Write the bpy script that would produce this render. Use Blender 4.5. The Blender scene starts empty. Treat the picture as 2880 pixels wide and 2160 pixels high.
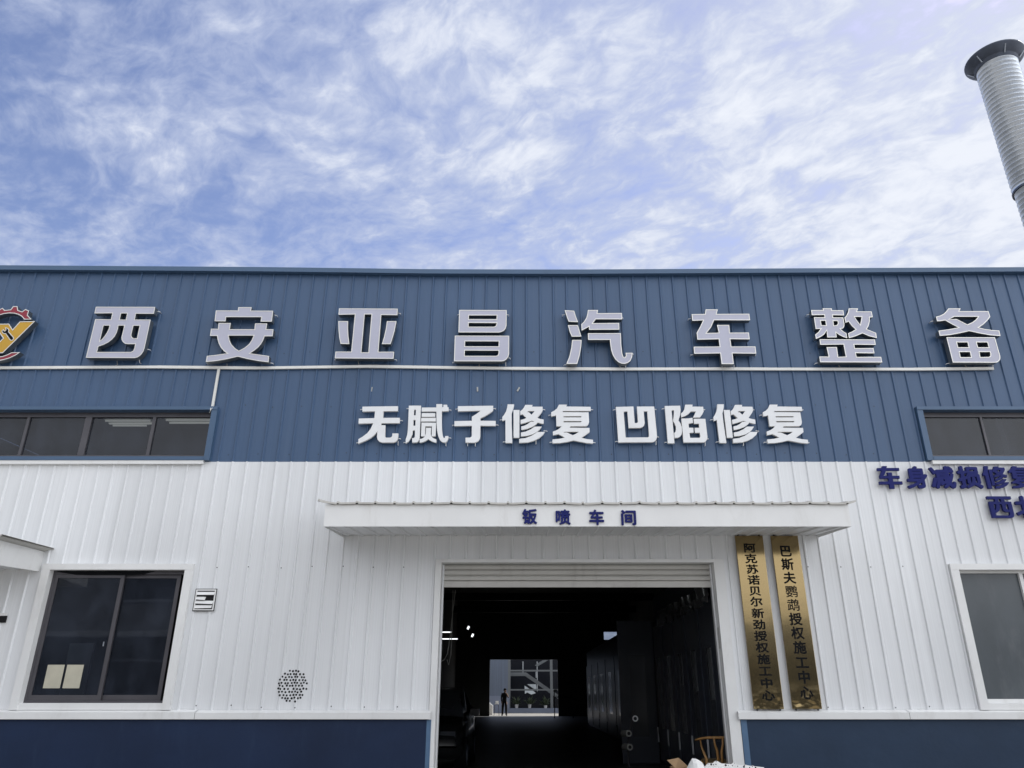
import bpy, bmesh, math, random
from mathutils import Vector, Matrix
from mathutils.geometry import tessellate_polygon

S = bpy.context.scene
COL = S.collection
R = math.radians
random.seed(7)

# ------------------------------------------------------------------ camera
F, CX, H = 2100.0, 1463.0, 1.45            # focal length and centre in photo pixels, eye height
PITCH = R(22.4595)
cam = bpy.data.cameras.new('camera')
cam.sensor_width = 36.0
cam.lens = F / 2880 * 36
cam.shift_x = -(CX - 1440) / 2880
cam.clip_end = 2000
cam_ob = bpy.data.objects.new('camera', cam)
cam_ob.location = (0, 0, H)
cam_ob.rotation_euler = (math.pi / 2 + PITCH, 0, 0)
COL.objects.link(cam_ob)
S.camera = cam_ob

# ------------------------------------------------------------------ light
SUN = Vector((0.62, 0.40, 0.78)).normalized()
ELEV = math.asin(SUN.z)
AZ = math.atan2(SUN.x, SUN.y)
sl = bpy.data.lights.new('sun', 'SUN')
sl.energy = 3.0
sl.angle = R(0.5)
sl.color = (1.0, 0.96, 0.90)
so = bpy.data.objects.new('sun', sl)
so.rotation_euler = (-SUN).to_track_quat('-Z', 'Y').to_euler()
so.location = (20, 20, 40)
COL.objects.link(so)

S.view_settings.view_transform = 'Standard'
S.view_settings.look = 'None'
S.view_settings.exposure = 1.27
S.view_settings.gamma = 1.0


class NT:
    """tiny helper for node trees"""
    def __init__(self, tree):
        self.t = tree
        self.n = tree.nodes
        self.l = tree.links

    def new(self, kind, **kw):
        nd = self.n.new(kind)
        for k, v in kw.items():
            setattr(nd, k, v)
        return nd

    def put(self, sock, v):
        if isinstance(v, bpy.types.NodeSocket):
            self.l.new(v, sock)
        elif v is not None:
            sock.default_value = v

    def math(self, op, a, b=None, c=None, clamp=False):
        nd = self.new('ShaderNodeMath', operation=op, use_clamp=clamp)
        for i, v in enumerate((a, b, c)):
            if v is not None:
                self.put(nd.inputs[i], v)
        return nd.outputs[0]

    def vmath(self, op, a, b=None, scale=None):
        nd = self.new('ShaderNodeVectorMath', operation=op)
        self.put(nd.inputs[0], a)
        if b is not None:
            self.put(nd.inputs[1], b)
        if scale is not None:
            self.put(nd.inputs[3], scale)
        return nd.outputs[0]

    def noise(self, vec, scale, detail=4, rough=0.5, dist=0.0, out='Fac'):
        nd = self.new('ShaderNodeTexNoise')
        if vec is not None:
            self.l.new(vec, nd.inputs['Vector'])
        nd.inputs['Scale'].default_value = scale
        nd.inputs['Detail'].default_value = detail
        nd.inputs['Roughness'].default_value = rough
        nd.inputs['Distortion'].default_value = dist
        return nd.outputs[0 if out == 'Fac' else 1]

    def mix(self, fac, a, b, blend='MIX'):
        nd = self.new('ShaderNodeMix', data_type='RGBA', blend_type=blend)
        self.put(nd.inputs[0], fac)
        self.put(nd.inputs[6], a)
        self.put(nd.inputs[7], b)
        return nd.outputs[2]

    def ramp(self, v, lo, hi, a=0.0, b=1.0, smooth=True):
        nd = self.new('ShaderNodeMapRange', interpolation_type='SMOOTHSTEP' if smooth else 'LINEAR')
        self.put(nd.inputs[0], v)
        nd.inputs[1].default_value = lo
        nd.inputs[2].default_value = hi
        nd.inputs[3].default_value = a
        nd.inputs[4].default_value = b
        return nd.outputs[0]

    def mapping(self, vec, loc=(0, 0, 0), rot=(0, 0, 0), scale=(1, 1, 1)):
        nd = self.new('ShaderNodeMapping')
        self.l.new(vec, nd.inputs[0])
        nd.inputs[1].default_value = loc
        nd.inputs[2].default_value = rot
        nd.inputs[3].default_value = scale
        return nd.outputs[0]


W0 = bpy.data.worlds.new('World')
S.world = W0
W0.use_nodes = True
w = NT(W0.node_tree)
w.n.clear()
BG = 0.05
out = w.new('ShaderNodeOutputWorld')
bg = w.new('ShaderNodeBackground')
bg.inputs[1].default_value = BG
w.l.new(bg.outputs[0], out.inputs[0])
sky = w.new('ShaderNodeTexSky', sky_type='NISHITA')
sky.sun_disc = False
sky.sun_elevation = ELEV
sky.sun_rotation = AZ
sky.air_density = 1.0
sky.dust_density = 0.6
sky.ozone_density = 2.0
tc = w.new('ShaderNodeTexCoord')
sep = w.new('ShaderNodeSeparateXYZ')
w.l.new(tc.outputs['Generated'], sep.inputs[0])
zz = w.math('ADD', w.math('MAXIMUM', sep.outputs[2], 0.0), 0.10)
comb = w.new('ShaderNodeCombineXYZ')
w.l.new(w.math('DIVIDE', sep.outputs[0], zz), comb.inputs[0])
w.l.new(w.math('DIVIDE', sep.outputs[1], zz), comb.inputs[1])
P2 = comb.outputs[0]
# mottled, combed-out high cloud: gently warped noise stretched along the wind, thicker towards the sun side
warp = w.noise(P2, 2.2, 4, 0.55, out='Color')
Pw = w.vmath('ADD', P2, w.vmath('SCALE', w.vmath('SUBTRACT', warp, (0.5, 0.5, 0.5)), scale=0.22))
wind = w.mapping(Pw, rot=(0, 0, R(-52)))
big = w.noise(w.mapping(wind, loc=(2.2, 0.6, 0), scale=(1.4, 0.8, 1.0)), 2.2, 3, 0.5)
mid = w.noise(w.mapping(wind, loc=(0.4, 0, 0), scale=(1.5, 1.0, 1.0)), 5.0, 8, 0.60, 0.0)
fin = w.noise(w.mapping(w.mapping(Pw, rot=(0, 0, R(-70))), scale=(1.45, 1.0, 1)), 11.0, 4, 0.55, 0.35)
rip = w.noise(w.mapping(w.mapping(Pw, rot=(0, 0, R(-40))), loc=(7, 3, 0), scale=(1.7, 1.0, 1)), 27.0, 5, 0.6, 0.2)
dens = w.math('ADD', w.math('MULTIPLY', big, 0.80), w.math('MULTIPLY', mid, 0.85))
dens = w.math('ADD', dens, w.math('MULTIPLY', fin, 0.72))
dens = w.math('ADD', dens, w.math('MULTIPLY', rip, 0.42))
dens = w.math('ADD', dens, w.math('MULTIPLY', sep.outputs[0], 0.34))
dens = w.math('SUBTRACT', dens, 0.13)
cov = w.ramp(dens, 0.80, 1.50)
lit = w.ramp(dens, 1.18, 1.72)
blue = w.mix(1.0, sky.outputs[0], (1.62, 1.40, 1.48, 1), 'MULTIPLY')
cloud = w.mix(lit, (4.6, 5.15, 6.7, 1), (7.2, 7.5, 8.2, 1))
skyc = w.mix(cov, blue, cloud)
# added fill light: unseen sky behind the camera brightened, more so to the right
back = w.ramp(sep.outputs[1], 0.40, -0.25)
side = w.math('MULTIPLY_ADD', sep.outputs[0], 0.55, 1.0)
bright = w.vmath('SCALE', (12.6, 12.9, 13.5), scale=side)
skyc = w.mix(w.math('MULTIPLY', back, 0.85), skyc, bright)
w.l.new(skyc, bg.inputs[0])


# ------------------------------------------------------------------ projection of the photograph
CP, SP = math.cos(PITCH), math.sin(PITCH)


def W(px, py, Y=11.0):
    """point of the vertical plane y = Y seen at photo pixel (px, py): returns x, z"""
    u = (px - CX) / F
    v = (1080 - py) / F
    t = Y / (CP - v * SP)
    return t * u, H + t * (SP + v * CP)


# ------------------------------------------------------------------ mesh helper
class MB:
    def __init__(self):
        self.v, self.f, self.m, self.s = [], [], [], []
        self.cur = 0
        self.smooth = False

    def add(self, verts, faces):
        b = len(self.v)
        self.v += [tuple(p) for p in verts]
        for fc in faces:
            self.f.append([b + i for i in fc])
            self.m.append(self.cur)
            self.s.append(self.smooth)

    def quad(self, a, b, c, d):
        self.add([a, b, c, d], [(0, 1, 2, 3)])

    def box(self, x0, x1, y0, y1, z0, z1):
        v = [(x, y, z) for z in (z0, z1) for y in (y0, y1) for x in (x0, x1)]
        self.add(v, [(0, 2, 3, 1), (4, 5, 7, 6), (0, 1, 5, 4), (2, 6, 7, 3), (0, 4, 6, 2), (1, 3, 7, 5)])

    def obox(self, c, size, rot=None):
        hx, hy, hz = (s / 2 for s in size)
        M = rot if rot is not None else Matrix.Identity(3)
        v = [Vector(c) + M @ Vector((x, y, z)) for z in (-hz, hz) for y in (-hy, hy) for x in (-hx, hx)]
        self.add(v, [(0, 2, 3, 1), (4, 5, 7, 6), (0, 1, 5, 4), (2, 6, 7, 3), (0, 4, 6, 2), (1, 3, 7, 5)])

    def tube(self, pts, r, n=8, cap=True):
        pts = [Vector(p) for p in pts]
        rs = r if isinstance(r, (list, tuple)) else [r] * len(pts)
        rings = []
        for i, p in enumerate(pts):
            a = pts[max(i - 1, 0)]
            c = pts[min(i + 1, len(pts) - 1)]
            d = (c - a).normalized()
            ref = Vector((0, 0, 1)) if abs(d.z) < 0.9 else Vector((1, 0, 0))
            e1 = d.cross(ref).normalized()
            e2 = d.cross(e1)
            rings.append([p + rs[i] * (math.cos(2 * math.pi * k / n) * e1 + math.sin(2 * math.pi * k / n) * e2) for k in range(n)])
        v = [q for rg in rings for q in rg]
        fcs = []
        for i in range(len(pts) - 1):
            for k in range(n):
                k2 = (k + 1) % n
                fcs.append((i * n + k, i * n + k2, (i + 1) * n + k2, (i + 1) * n + k))
        if cap:
            fcs.append(tuple(range(n)))
            fcs.append(tuple(range((len(pts) - 1) * n, len(pts) * n)))
        self.add(v, fcs)

    def lathe(self, prof, c=(0, 0, 0), n=32):
        """profile of (radius, height) turned about the vertical through c"""
        v = []
        for r, h in prof:
            for k in range(n):
                a = 2 * math.pi * k / n
                v.append((c[0] + r * math.cos(a), c[1] + r * math.sin(a), c[2] + h))
        fcs = []
        for i in range(len(prof) - 1):
            for k in range(n):
                k2 = (k + 1) % n
                fcs.append((i * n + k, i * n + k2, (i + 1) * n + k2, (i + 1) * n + k))
        self.add(v, fcs)

    def disc(self, x, z, Y, r, n=8):
        self.add([(x + r * math.cos(2 * math.pi * k / n), Y, z - r * math.sin(2 * math.pi * k / n)) for k in range(n)], [tuple(range(n))])


ORG = {}


def put(o, parent=None):
    COL.objects.link(o)
    if parent is not None:
        o.parent = parent
        ORG[o.name] = ORG[parent.name]
    return o


def build(name, mb, mats, parent=None, origin=None):
    """ONE mesh object from an MB; vertices are given in world coordinates"""
    org = Vector(ORG[parent.name]) if parent is not None else Vector(origin or (0, 0, 0))
    me = bpy.data.meshes.new(name)
    me.from_pydata([Vector(p) - org for p in mb.v], [], mb.f)
    for mt in (mats if isinstance(mats, (list, tuple)) else [mats]):
        me.materials.append(mt)
    me.polygons.foreach_set('material_index', mb.m)
    me.polygons.foreach_set('use_smooth', mb.s)
    me.update()
    bm = bmesh.new()
    bm.from_mesh(me)
    if getattr(mb, 'weld', True):
        bmesh.ops.remove_doubles(bm, verts=bm.verts, dist=1e-5)
    if getattr(mb, 'fix', True):
        bmesh.ops.recalc_face_normals(bm, faces=bm.faces)
    bm.to_mesh(me)
    bm.free()
    o = bpy.data.objects.new(name, me)
    put(o, parent)
    if parent is None:
        o.location = org
        ORG[o.name] = tuple(org)
    return o


def thing(name, label, cat, loc=(0, 0, 0), group=None):
    o = bpy.data.objects.new(name, None)
    o.empty_display_size = 0.2
    COL.objects.link(o)
    o.location = loc
    ORG[o.name] = tuple(loc)
    tag(o, label, cat, group)
    return o


def tag(o, label, cat, group=None):
    o['label'] = label
    o['category'] = cat
    if group:
        o['group'] = group
    return o


def struct(o):
    o['kind'] = 'structure'
    return o


# ------------------------------------------------------------------ materials
def mat(name, col, rough=0.5, metal=0.0, var=0.0, vscale=(1, 1, 1), bump=0.0, bscale=(1, 1, 1), bdist=0.01,
        dirt=None, dirt_amt=0.0, spec=0.5, grain=0.0, emit=None, estr=0.0, coat=0.0):
    m = bpy.data.materials.new(name)
    m.use_nodes = True
    t = NT(m.node_tree)
    b = t.n['Principled BSDF']
    b.inputs['Roughness'].default_value = rough
    b.inputs['Metallic'].default_value = metal
    b.inputs['Specular IOR Level'].default_value = spec
    if coat:
        b.inputs['Coat Weight'].default_value = coat
        b.inputs['Coat Roughness'].default_value = 0.05
    geo = t.new('ShaderNodeNewGeometry').outputs['Position']
    c = (*col, 1)
    cs = None
    if var:
        n1 = t.noise(t.mapping(geo, scale=vscale), 1.0, 5, 0.55)
        k = t.ramp(n1, 0.3, 0.7, 1 - var, 1 + var, smooth=False)
        cs = t.vmath('SCALE', col, scale=k)
    if grain:
        n3 = t.noise(geo, 160, 2, 0.6)
        k3 = t.ramp(n3, 0.3, 0.7, 1 - grain, 1 + grain, smooth=False)
        cs = t.vmath('SCALE', cs if cs is not None else col, scale=k3)
    if dirt is not None:
        n2 = t.noise(t.mapping(geo, scale=(1.6, 1.6, 0.5)), 2.0, 8, 0.68, 0.4)
        f2 = t.math('MULTIPLY', t.ramp(n2, 0.5, 0.78), dirt_amt)
        cs = t.mix(f2, cs if cs is not None else c, (*dirt, 1))
    if cs is not None:
        t.l.new(cs, b.inputs['Base Color'])
    else:
        b.inputs['Base Color'].default_value = c
    if bump:
        n4 = t.noise(t.mapping(geo, scale=bscale), 1.0, 3, 0.5)
        bp = t.new('ShaderNodeBump')
        bp.inputs['Strength'].default_value = bump
        bp.inputs['Distance'].default_value = bdist
        t.l.new(n4, bp.inputs['Height'])
        t.l.new(bp.outputs[0], b.inputs['Normal'])
    if emit is not None:
        b.inputs['Emission Color'].default_value = (*emit, 1)
        b.inputs['Emission Strength'].default_value = estr
    return m


def sheet_mat(name, col, rough, stain, stain_amt):
    """painted profiled steel sheet: fine rolled lines, oil-canning, faint run-down grime"""
    m = bpy.data.materials.new(name)
    m.use_nodes = True
    t = NT(m.node_tree)
    b = t.n['Principled BSDF']
    b.inputs['Roughness'].default_value = rough
    geo = t.new('ShaderNodeNewGeometry').outputs['Position']
    line = t.noise(t.mapping(geo, scale=(75, 1, 0.12)), 1.0, 2, 0.5)
    can = t.noise(t.mapping(geo, scale=(4.5, 1, 0.9)), 1.0, 2, 0.5)
    big = t.noise(t.mapping(geo, scale=(0.5, 1, 0.35)), 1.0, 4, 0.55)
    run = t.noise(t.mapping(geo, scale=(14, 1, 0.35)), 1.0, 6, 0.65)
    k = t.math('MULTIPLY', t.ramp(big, 0.3, 0.7, 0.95, 1.05, False), t.ramp(line, 0.25, 0.75, 0.955, 1.045, False))
    c = t.vmath('SCALE', col, scale=k)
    c = t.mix(t.math('MULTIPLY', t.ramp(run, 0.52, 0.8), stain_amt), c, (*stain, 1))
    sx = t.new('ShaderNodeSeparateXYZ')
    t.l.new(geo, sx.inputs[0])
    wn = t.new('ShaderNodeTexWhiteNoise', noise_dimensions='1D')
    t.l.new(t.math('FLOOR', t.math('DIVIDE', t.math('ADD', sx.outputs[0], 40.23), 0.8996)), wn.inputs['W'])
    c = t.vmath('SCALE', c, scale=t.ramp(wn.outputs[0], 0, 1, 0.95, 1.03, False))
    speck = t.noise(t.mapping(geo, scale=(30, 30, 24)), 1.0, 3, 0.6)
    c = t.mix(t.math('MULTIPLY', t.ramp(speck, 0.72, 0.80), 0.25), c, (stain[0] * 0.5, stain[1] * 0.5, stain[2] * 0.5, 1))
    t.l.new(c, b.inputs['Base Color'])
    hgt = t.math('ADD', t.math('MULTIPLY', line, 0.010), t.math('MULTIPLY', can, 0.34))
    bp = t.new('ShaderNodeBump')
    bp.inputs['Strength'].default_value = 0.55
    bp.inputs['Distance'].default_value = 0.05
    t.l.new(hgt, bp.inputs['Height'])
    t.l.new(bp.outputs[0], b.inputs['Normal'])
    return m


def glass_mat(name, tint, opac, grime, rough=0.02):
    """window glass: mirror by Fresnel over a dark see-through body with a film of dust"""
    m = bpy.data.materials.new(name)
    m.use_nodes = True
    t = NT(m.node_tree)
    t.n.clear()
    o = t.new('ShaderNodeOutputMaterial')
    tr = t.new('ShaderNodeBsdfTransparent')
    tr.inputs[0].default_value = (*tint, 1)
    df = t.new('ShaderNodeBsdfDiffuse')
    df.inputs[0].default_value = (*grime, 1)
    gl = t.new('ShaderNodeBsdfGlossy')
    gl.inputs['Roughness'].default_value = rough
    geo = t.new('ShaderNodeNewGeometry').outputs['Position']
    n = t.noise(t.mapping(geo, scale=(3, 3, 2)), 1.0, 6, 0.65)
    m1 = t.new('ShaderNodeMixShader')
    t.l.new(t.ramp(n, 0.3, 0.8, opac * 0.6, opac * 1.5), m1.inputs[0])
    t.l.new(tr.outputs[0], m1.inputs[1])
    t.l.new(df.outputs[0], m1.inputs[2])
    fr = t.new('ShaderNodeFresnel')
    fr.inputs[0].default_value = 1.55
    bp = t.new('ShaderNodeBump')
    bp.inputs['Strength'].default_value = 0.05
    bp.inputs['Distance'].default_value = 0.02
    t.l.new(t.noise(t.mapping(geo, scale=(1.5, 1.5, 1.5)), 1.0, 1), bp.inputs['Height'])
    t.l.new(bp.outputs[0], gl.inputs['Normal'])
    m2 = t.new('ShaderNodeMixShader')
    t.l.new(fr.outputs[0], m2.inputs[0])
    t.l.new(m1.outputs[0], m2.inputs[1])
    t.l.new(gl.outputs[0], m2.inputs[2])
    t.l.new(m2.outputs[0], o.inputs[0])
    return m


M_BLUE = sheet_mat('blue_painted_sheet', (0.049, 0.098, 0.190), 0.42, (0.11, 0.15, 0.22), 0.25)
M_WHITE = sheet_mat('white_painted_sheet', (0.76, 0.775, 0.79), 0.42, (0.60, 0.60, 0.58), 0.30)
M_TRIM = mat('white_flashing', (0.77, 0.775, 0.77), 0.40, var=0.05, vscale=(1.2, 1.2, 1.2), bump=0.3, bscale=(5, 5, 5), bdist=0.01, dirt=(0.42, 0.40, 0.36), dirt_amt=0.30)
M_BTRIM = mat('blue_flashing', (0.058, 0.112, 0.200), 0.38, var=0.06, vscale=(1.5, 1.5, 1.5), bump=0.3, bscale=(4, 4, 4), bdist=0.01)
M_DADO = mat('navy_render', (0.0085, 0.021, 0.058), 0.55, var=0.16, vscale=(0.9, 0.9, 1.3), bump=0.5, bscale=(9, 9, 9), bdist=0.006, spec=0.3, dirt=(0.020, 0.040, 0.085), dirt_amt=0.5, grain=0.06)
M_DADO2 = mat('paler_navy_render', (0.017, 0.036, 0.072), 0.55, var=0.14, vscale=(0.9, 0.9, 1.3), bump=0.5, bscale=(9, 9, 9), bdist=0.006, spec=0.3, dirt=(0.028, 0.052, 0.095), dirt_amt=0.4, grain=0.06)  # right-hand plinth, a paler navy than the left
M_BJAMB = mat('lighter_blue_paint', (0.075, 0.145, 0.25), 0.5, var=0.15, vscale=(6, 6, 4))
M_FRAME = mat('bronze_window_frame', (0.085, 0.082, 0.092), 0.38, metal=0.3, var=0.1, vscale=(3, 3, 3))
M_GLASS = glass_mat('dark_window_glass', (0.36, 0.40, 0.47), 0.13, (0.14, 0.17, 0.24))
M_GREYGLASS = mat('grey_filmed_glass', (0.088, 0.100, 0.110), 0.22, var=0.12, vscale=(2, 2, 1.2), dirt=(0.17, 0.18, 0.19), dirt_amt=0.35, spec=0.4)
M_FACE = mat('lilac_grey_acrylic', (0.455, 0.462, 0.56), 0.45, var=0.04, vscale=(2, 2, 2), dirt=(0.42, 0.41, 0.47), dirt_amt=0.3, grain=0.03)
M_RIM = mat('brushed_steel_rim', (0.70, 0.69, 0.65), 0.32, metal=0.55)
M_RETURN = mat('dark_steel_return', (0.13, 0.15, 0.17), 0.30, metal=0.5, var=0.15, vscale=(5, 5, 5))
M_WLET = mat('white_sign_board', (0.78, 0.795, 0.81), 0.5, var=0.04, vscale=(4, 4, 4), dirt=(0.66, 0.63, 0.58), dirt_amt=0.25)
M_WSIDE = mat('white_sign_side', (0.66, 0.65, 0.62), 0.55, dirt=(0.40, 0.36, 0.30), dirt_amt=0.4)
M_NAVY = mat('navy_sign_paint', (0.012, 0.017, 0.125), 0.5, spec=0.15, var=0.12, vscale=(5, 5, 5))
M_PEG = mat('zinc_fixing', (0.74, 0.75, 0.76), 0.4, metal=0.4)
M_CABLE = mat('grey_cable', (0.42, 0.42, 0.40), 0.5)
M_DUCT = mat('white_trunking', (0.74, 0.74, 0.71), 0.45, var=0.06, vscale=(2, 2, 2), dirt=(0.5, 0.47, 0.42), dirt_amt=0.3)
M_RED = mat('red_acrylic', (0.26, 0.016, 0.036), 0.4, var=0.05, vscale=(3, 3, 3))
M_YELLOW = mat('yellow_acrylic', (0.54, 0.31, 0.022), 0.4, var=0.05, vscale=(3, 3, 3))
M_BLACK = mat('black_paint', (0.006, 0.007, 0.009), 0.7, spec=0.1)
M_HOLE = mat('dark_hole', (0.006, 0.006, 0.008), 0.9)
M_SCREW = mat('dark_screw', (0.025, 0.028, 0.035), 0.6)
M_GALV = mat('galvanised_steel', (0.62, 0.67, 0.74), 0.33, metal=0.85, var=0.10, vscale=(3, 3, 14), bump=0.25, bscale=(8, 8, 25), bdist=0.01)
M_GALVD = mat('galvanised_seam', (0.36, 0.39, 0.44), 0.4, metal=0.7)
M_CAP = mat('weathered_dark_steel', (0.075, 0.090, 0.125), 0.5, metal=0.3, var=0.2, vscale=(4, 4, 4))
M_CONC = mat('concrete_yard', (0.20, 0.192, 0.178), 0.8, var=0.12, vscale=(0.4, 0.4, 0.4), dirt=(0.13, 0.126, 0.12), dirt_amt=0.5, grain=0.08)
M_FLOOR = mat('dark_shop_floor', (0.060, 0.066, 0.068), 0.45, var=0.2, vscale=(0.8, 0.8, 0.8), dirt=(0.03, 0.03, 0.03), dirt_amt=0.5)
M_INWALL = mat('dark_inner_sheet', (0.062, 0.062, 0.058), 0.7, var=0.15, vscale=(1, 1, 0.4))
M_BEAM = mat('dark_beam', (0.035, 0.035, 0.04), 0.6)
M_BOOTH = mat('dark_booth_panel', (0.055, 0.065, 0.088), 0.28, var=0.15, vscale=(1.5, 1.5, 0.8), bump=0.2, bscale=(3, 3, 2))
M_BGLASS = mat('booth_glass', (0.07, 0.078, 0.09), 0.12, spec=0.8)
M_SHUT = mat('roller_shutter_slat', (0.52, 0.51, 0.48), 0.45, var=0.07, vscale=(2, 2, 20), dirt=(0.22, 0.20, 0.18), dirt_amt=0.5)
M_WOOD = mat('oak_wood', (0.52, 0.28, 0.10), 0.45, var=0.2, vscale=(12, 12, 3))
M_CARD = mat('cardboard', (0.36, 0.235, 0.13), 0.85, var=0.1, vscale=(6, 6, 6))
M_WPLAST = mat('white_primer', (0.80, 0.80, 0.79), 0.4, var=0.04, vscale=(6, 6, 6))
M_PAPER = mat('cream_paper', (0.50, 0.475, 0.38), 0.8, var=0.06, vscale=(7, 7, 7))
M_LAMP = mat('lit_tube', (0.9, 0.9, 0.9), 0.5, emit=(0.92, 0.97, 1.0), estr=0.9)
M_LAMP2 = mat('lit_tube_warm', (0.9, 0.9, 0.85), 0.5, emit=(1.0, 0.96, 0.80), estr=0.16)


def brass_mat():
    m = bpy.data.materials.new('polished_brass')
    m.use_nodes = True
    t = NT(m.node_tree)
    b = t.n['Principled BSDF']
    b.inputs['Metallic'].default_value = 1.0
    b.inputs['Roughness'].default_value = 0.13
    b.inputs['Base Color'].default_value = (0.285, 0.212, 0.105, 1)
    geo = t.new('ShaderNodeNewGeometry').outputs['Position']
    n = t.noise(t.mapping(geo, scale=(1.6, 1.6, 1.1)), 1.0, 2, 0.4)
    sp = t.new('ShaderNodeSeparateXYZ')
    t.l.new(geo, sp.inputs[0])
    low = t.ramp(sp.outputs[2], 1.62, 1.25, 0.03, 1.0)          # the sheet buckles near its bottom fixings
    n2 = t.noise(t.mapping(geo, scale=(5, 5, 6)), 1.0, 2, 0.5)
    h = t.math('ADD', t.math('MULTIPLY', n, 0.16), t.math('MULTIPLY', n2, t.math('MULTIPLY', low, 0.55)))
    bp = t.new('ShaderNodeBump')
    bp.inputs['Strength'].default_value = 0.5
    bp.inputs['Distance'].default_value = 0.05
    t.l.new(h, bp.inputs['Height'])
    t.l.new(bp.outputs[0], b.inputs['Normal'])
    return m


M_BRASS = brass_mat()

# ------------------------------------------------------------------ ground
g = MB()
g.box(-250, 250, -250, 250, -0.3, 0.0)
struct(build('ground', g, M_CONC))

# ------------------------------------------------------------------ the warehouse
YW = 11.0
PITCHX, PHASE = 0.2249, -0.345
XL, XR, YB = -15.0, 17.0, 54.6
hall = thing('warehouse', 'long corrugated metal warehouse, blue above and white below, with one wide open doorway', 'building', (0.8, YW, 0))


def top_z(x, Y=10.9):
    """the roof edge sags a little over the doorway"""
    pts = [(-15, 8.16), (-8.8, 8.130), (-4.4, 8.095), (-1.5, 8.052), (0.8, 8.045), (3.5, 8.062), (8.6, 8.093), (17, 8.12)]
    for (a, za), (b, zb) in zip(pts, pts[1:]):
        if a <= x <= b:
            return za + (zb - za) * (x - a) / (b - a)
    return pts[0][1] if x < pts[0][0] else pts[-1][1]


def profile(x0, x1, extra, pitch=PITCHX, phase=PHASE):
    """break points (x, rib height) of the profiled sheet between x0 and x1"""
    pts = []
    k0 = int(math.floor((x0 - phase) / pitch)) - 1
    k1 = int(math.ceil((x1 - phase) / pitch)) + 1
    for k in range(k0, k1 + 1):
        c = phase + k * pitch + 0.004 * math.sin(k * 2.3)
        pts += [(c - 0.021, 0), (c - 0.009, 0.020), (c + 0.009, 0.020), (c + 0.021, 0)]
    def y(xx):
        for (a, ya), (b, yb) in zip(pts, pts[1:]):
            if a <= xx <= b:
                return ya + (yb - ya) * (xx - a) / (b - a)
        return 0
    xs = sorted(set([round(p[0], 5) for p in pts if x0 < p[0] < x1] + [x0, x1] + [e for e in extra if x0 < e < x1]))
    return [(xx, y(xx)) for xx in xs]


def cladding(x0, x1, z0, z1, holes, Y=YW, topf=None):
    mb = MB()
    mb.fix = False
    pr = profile(x0, x1, [h for q in holes for h in q[:2]])
    zs = sorted(set([z0, z1] + [v for q in holes for v in q[2:] if z0 < v < z1]))
    for (xa, ya), (xb, yb) in zip(pr, pr[1:]):
        for za, zb in zip(zs, zs[1:]):
            xm, zm = (xa + xb) / 2, (za + zb) / 2
            if any(q[0] < xm < q[1] and q[2] < zm < q[3] for q in holes):
                continue
            ta = zb if not (topf and zb == z1) else topf(xa)
            tb = zb if not (topf and zb == z1) else topf(xb)
            mb.quad((xa, Y - ya, za), (xb, Y - yb, za), (xb, Y - yb, tb), (xa, Y - ya, ta))
    return mb


UWL = (-9.3, -4.82, 4.79, 5.535)      # upper window openings
UWR = (6.29, 10.8, 4.79, 5.535)
LWL = (-6.765, -4.823, 1.32, 3.085)   # lower windows
LWR = (6.31, 8.25, 1.32, 3.085)
DOOR = (-1.137, 2.796, 0.0, 3.195)
HOLES = [UWL, UWR, LWL, LWR, DOOR]
ZB = 4.71                              # blue over white
build('blue_cladding', cladding(XL, XR, ZB, 8.0, HOLES, topf=lambda x: top_z(x) - 0.06), M_BLUE, hall)
build('white_cladding', cladding(XL, XR, 1.20, ZB, HOLES), M_WHITE, hall)

# inner skin, so no daylight leaks through behind the ribs
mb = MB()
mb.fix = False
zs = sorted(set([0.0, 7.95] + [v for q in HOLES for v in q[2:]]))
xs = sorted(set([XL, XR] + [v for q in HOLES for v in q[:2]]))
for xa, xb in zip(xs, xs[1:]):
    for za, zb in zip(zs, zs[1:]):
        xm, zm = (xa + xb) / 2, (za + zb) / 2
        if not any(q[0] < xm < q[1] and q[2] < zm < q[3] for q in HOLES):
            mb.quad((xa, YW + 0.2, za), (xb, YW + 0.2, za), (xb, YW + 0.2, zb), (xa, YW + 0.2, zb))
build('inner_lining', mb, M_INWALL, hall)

# low rendered wall with white flashing on top
mb = MB()
mb.box(XL, -1.25, 10.945, 11.18, 0.0, 1.119)
build('plinth_wall', mb, M_DADO, hall)
mb = MB()
mb.box(3.03, XR, 10.945, 11.18, 0.0, 1.119)
build('plinth_wall', mb, M_DADO2, hall)
mb = MB()
mb.box(-1.2495, -1.19, 10.948, 11.17, 0.0, 1.116)
build('plinth_end', mb, M_BJAMB, hall)
mb = MB()
mb.box(2.95, 3.0295, 10.948, 11.17, 0.0, 1.116)
build('plinth_end', mb, M_BJAMB, hall)
segs = [(XL, -9.2), (-9.2, -4.35), (-4.345, -1.2), (2.915, 5.2), (5.205, 9.0), (9.005, XR)]
for i, (a, b) in enumerate(segs):
    d = 0.004 * math.sin(i * 2.1)
    mb = MB()
    mb.add([(a, 10.995, 1.236 + d), (b, 10.995, 1.236 + d), (b, 10.905, 1.205 + d), (a, 10.905, 1.205 + d), (a, 10.905, 1.122), (b, 10.905, 1.122),
            (b, 10.945, 1.122), (a, 10.945, 1.122)],
           [(0, 1, 2, 3), (3, 2, 5, 4), (4, 5, 6, 7)])
    build('plinth_flashing', mb, M_TRIM, hall)

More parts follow.
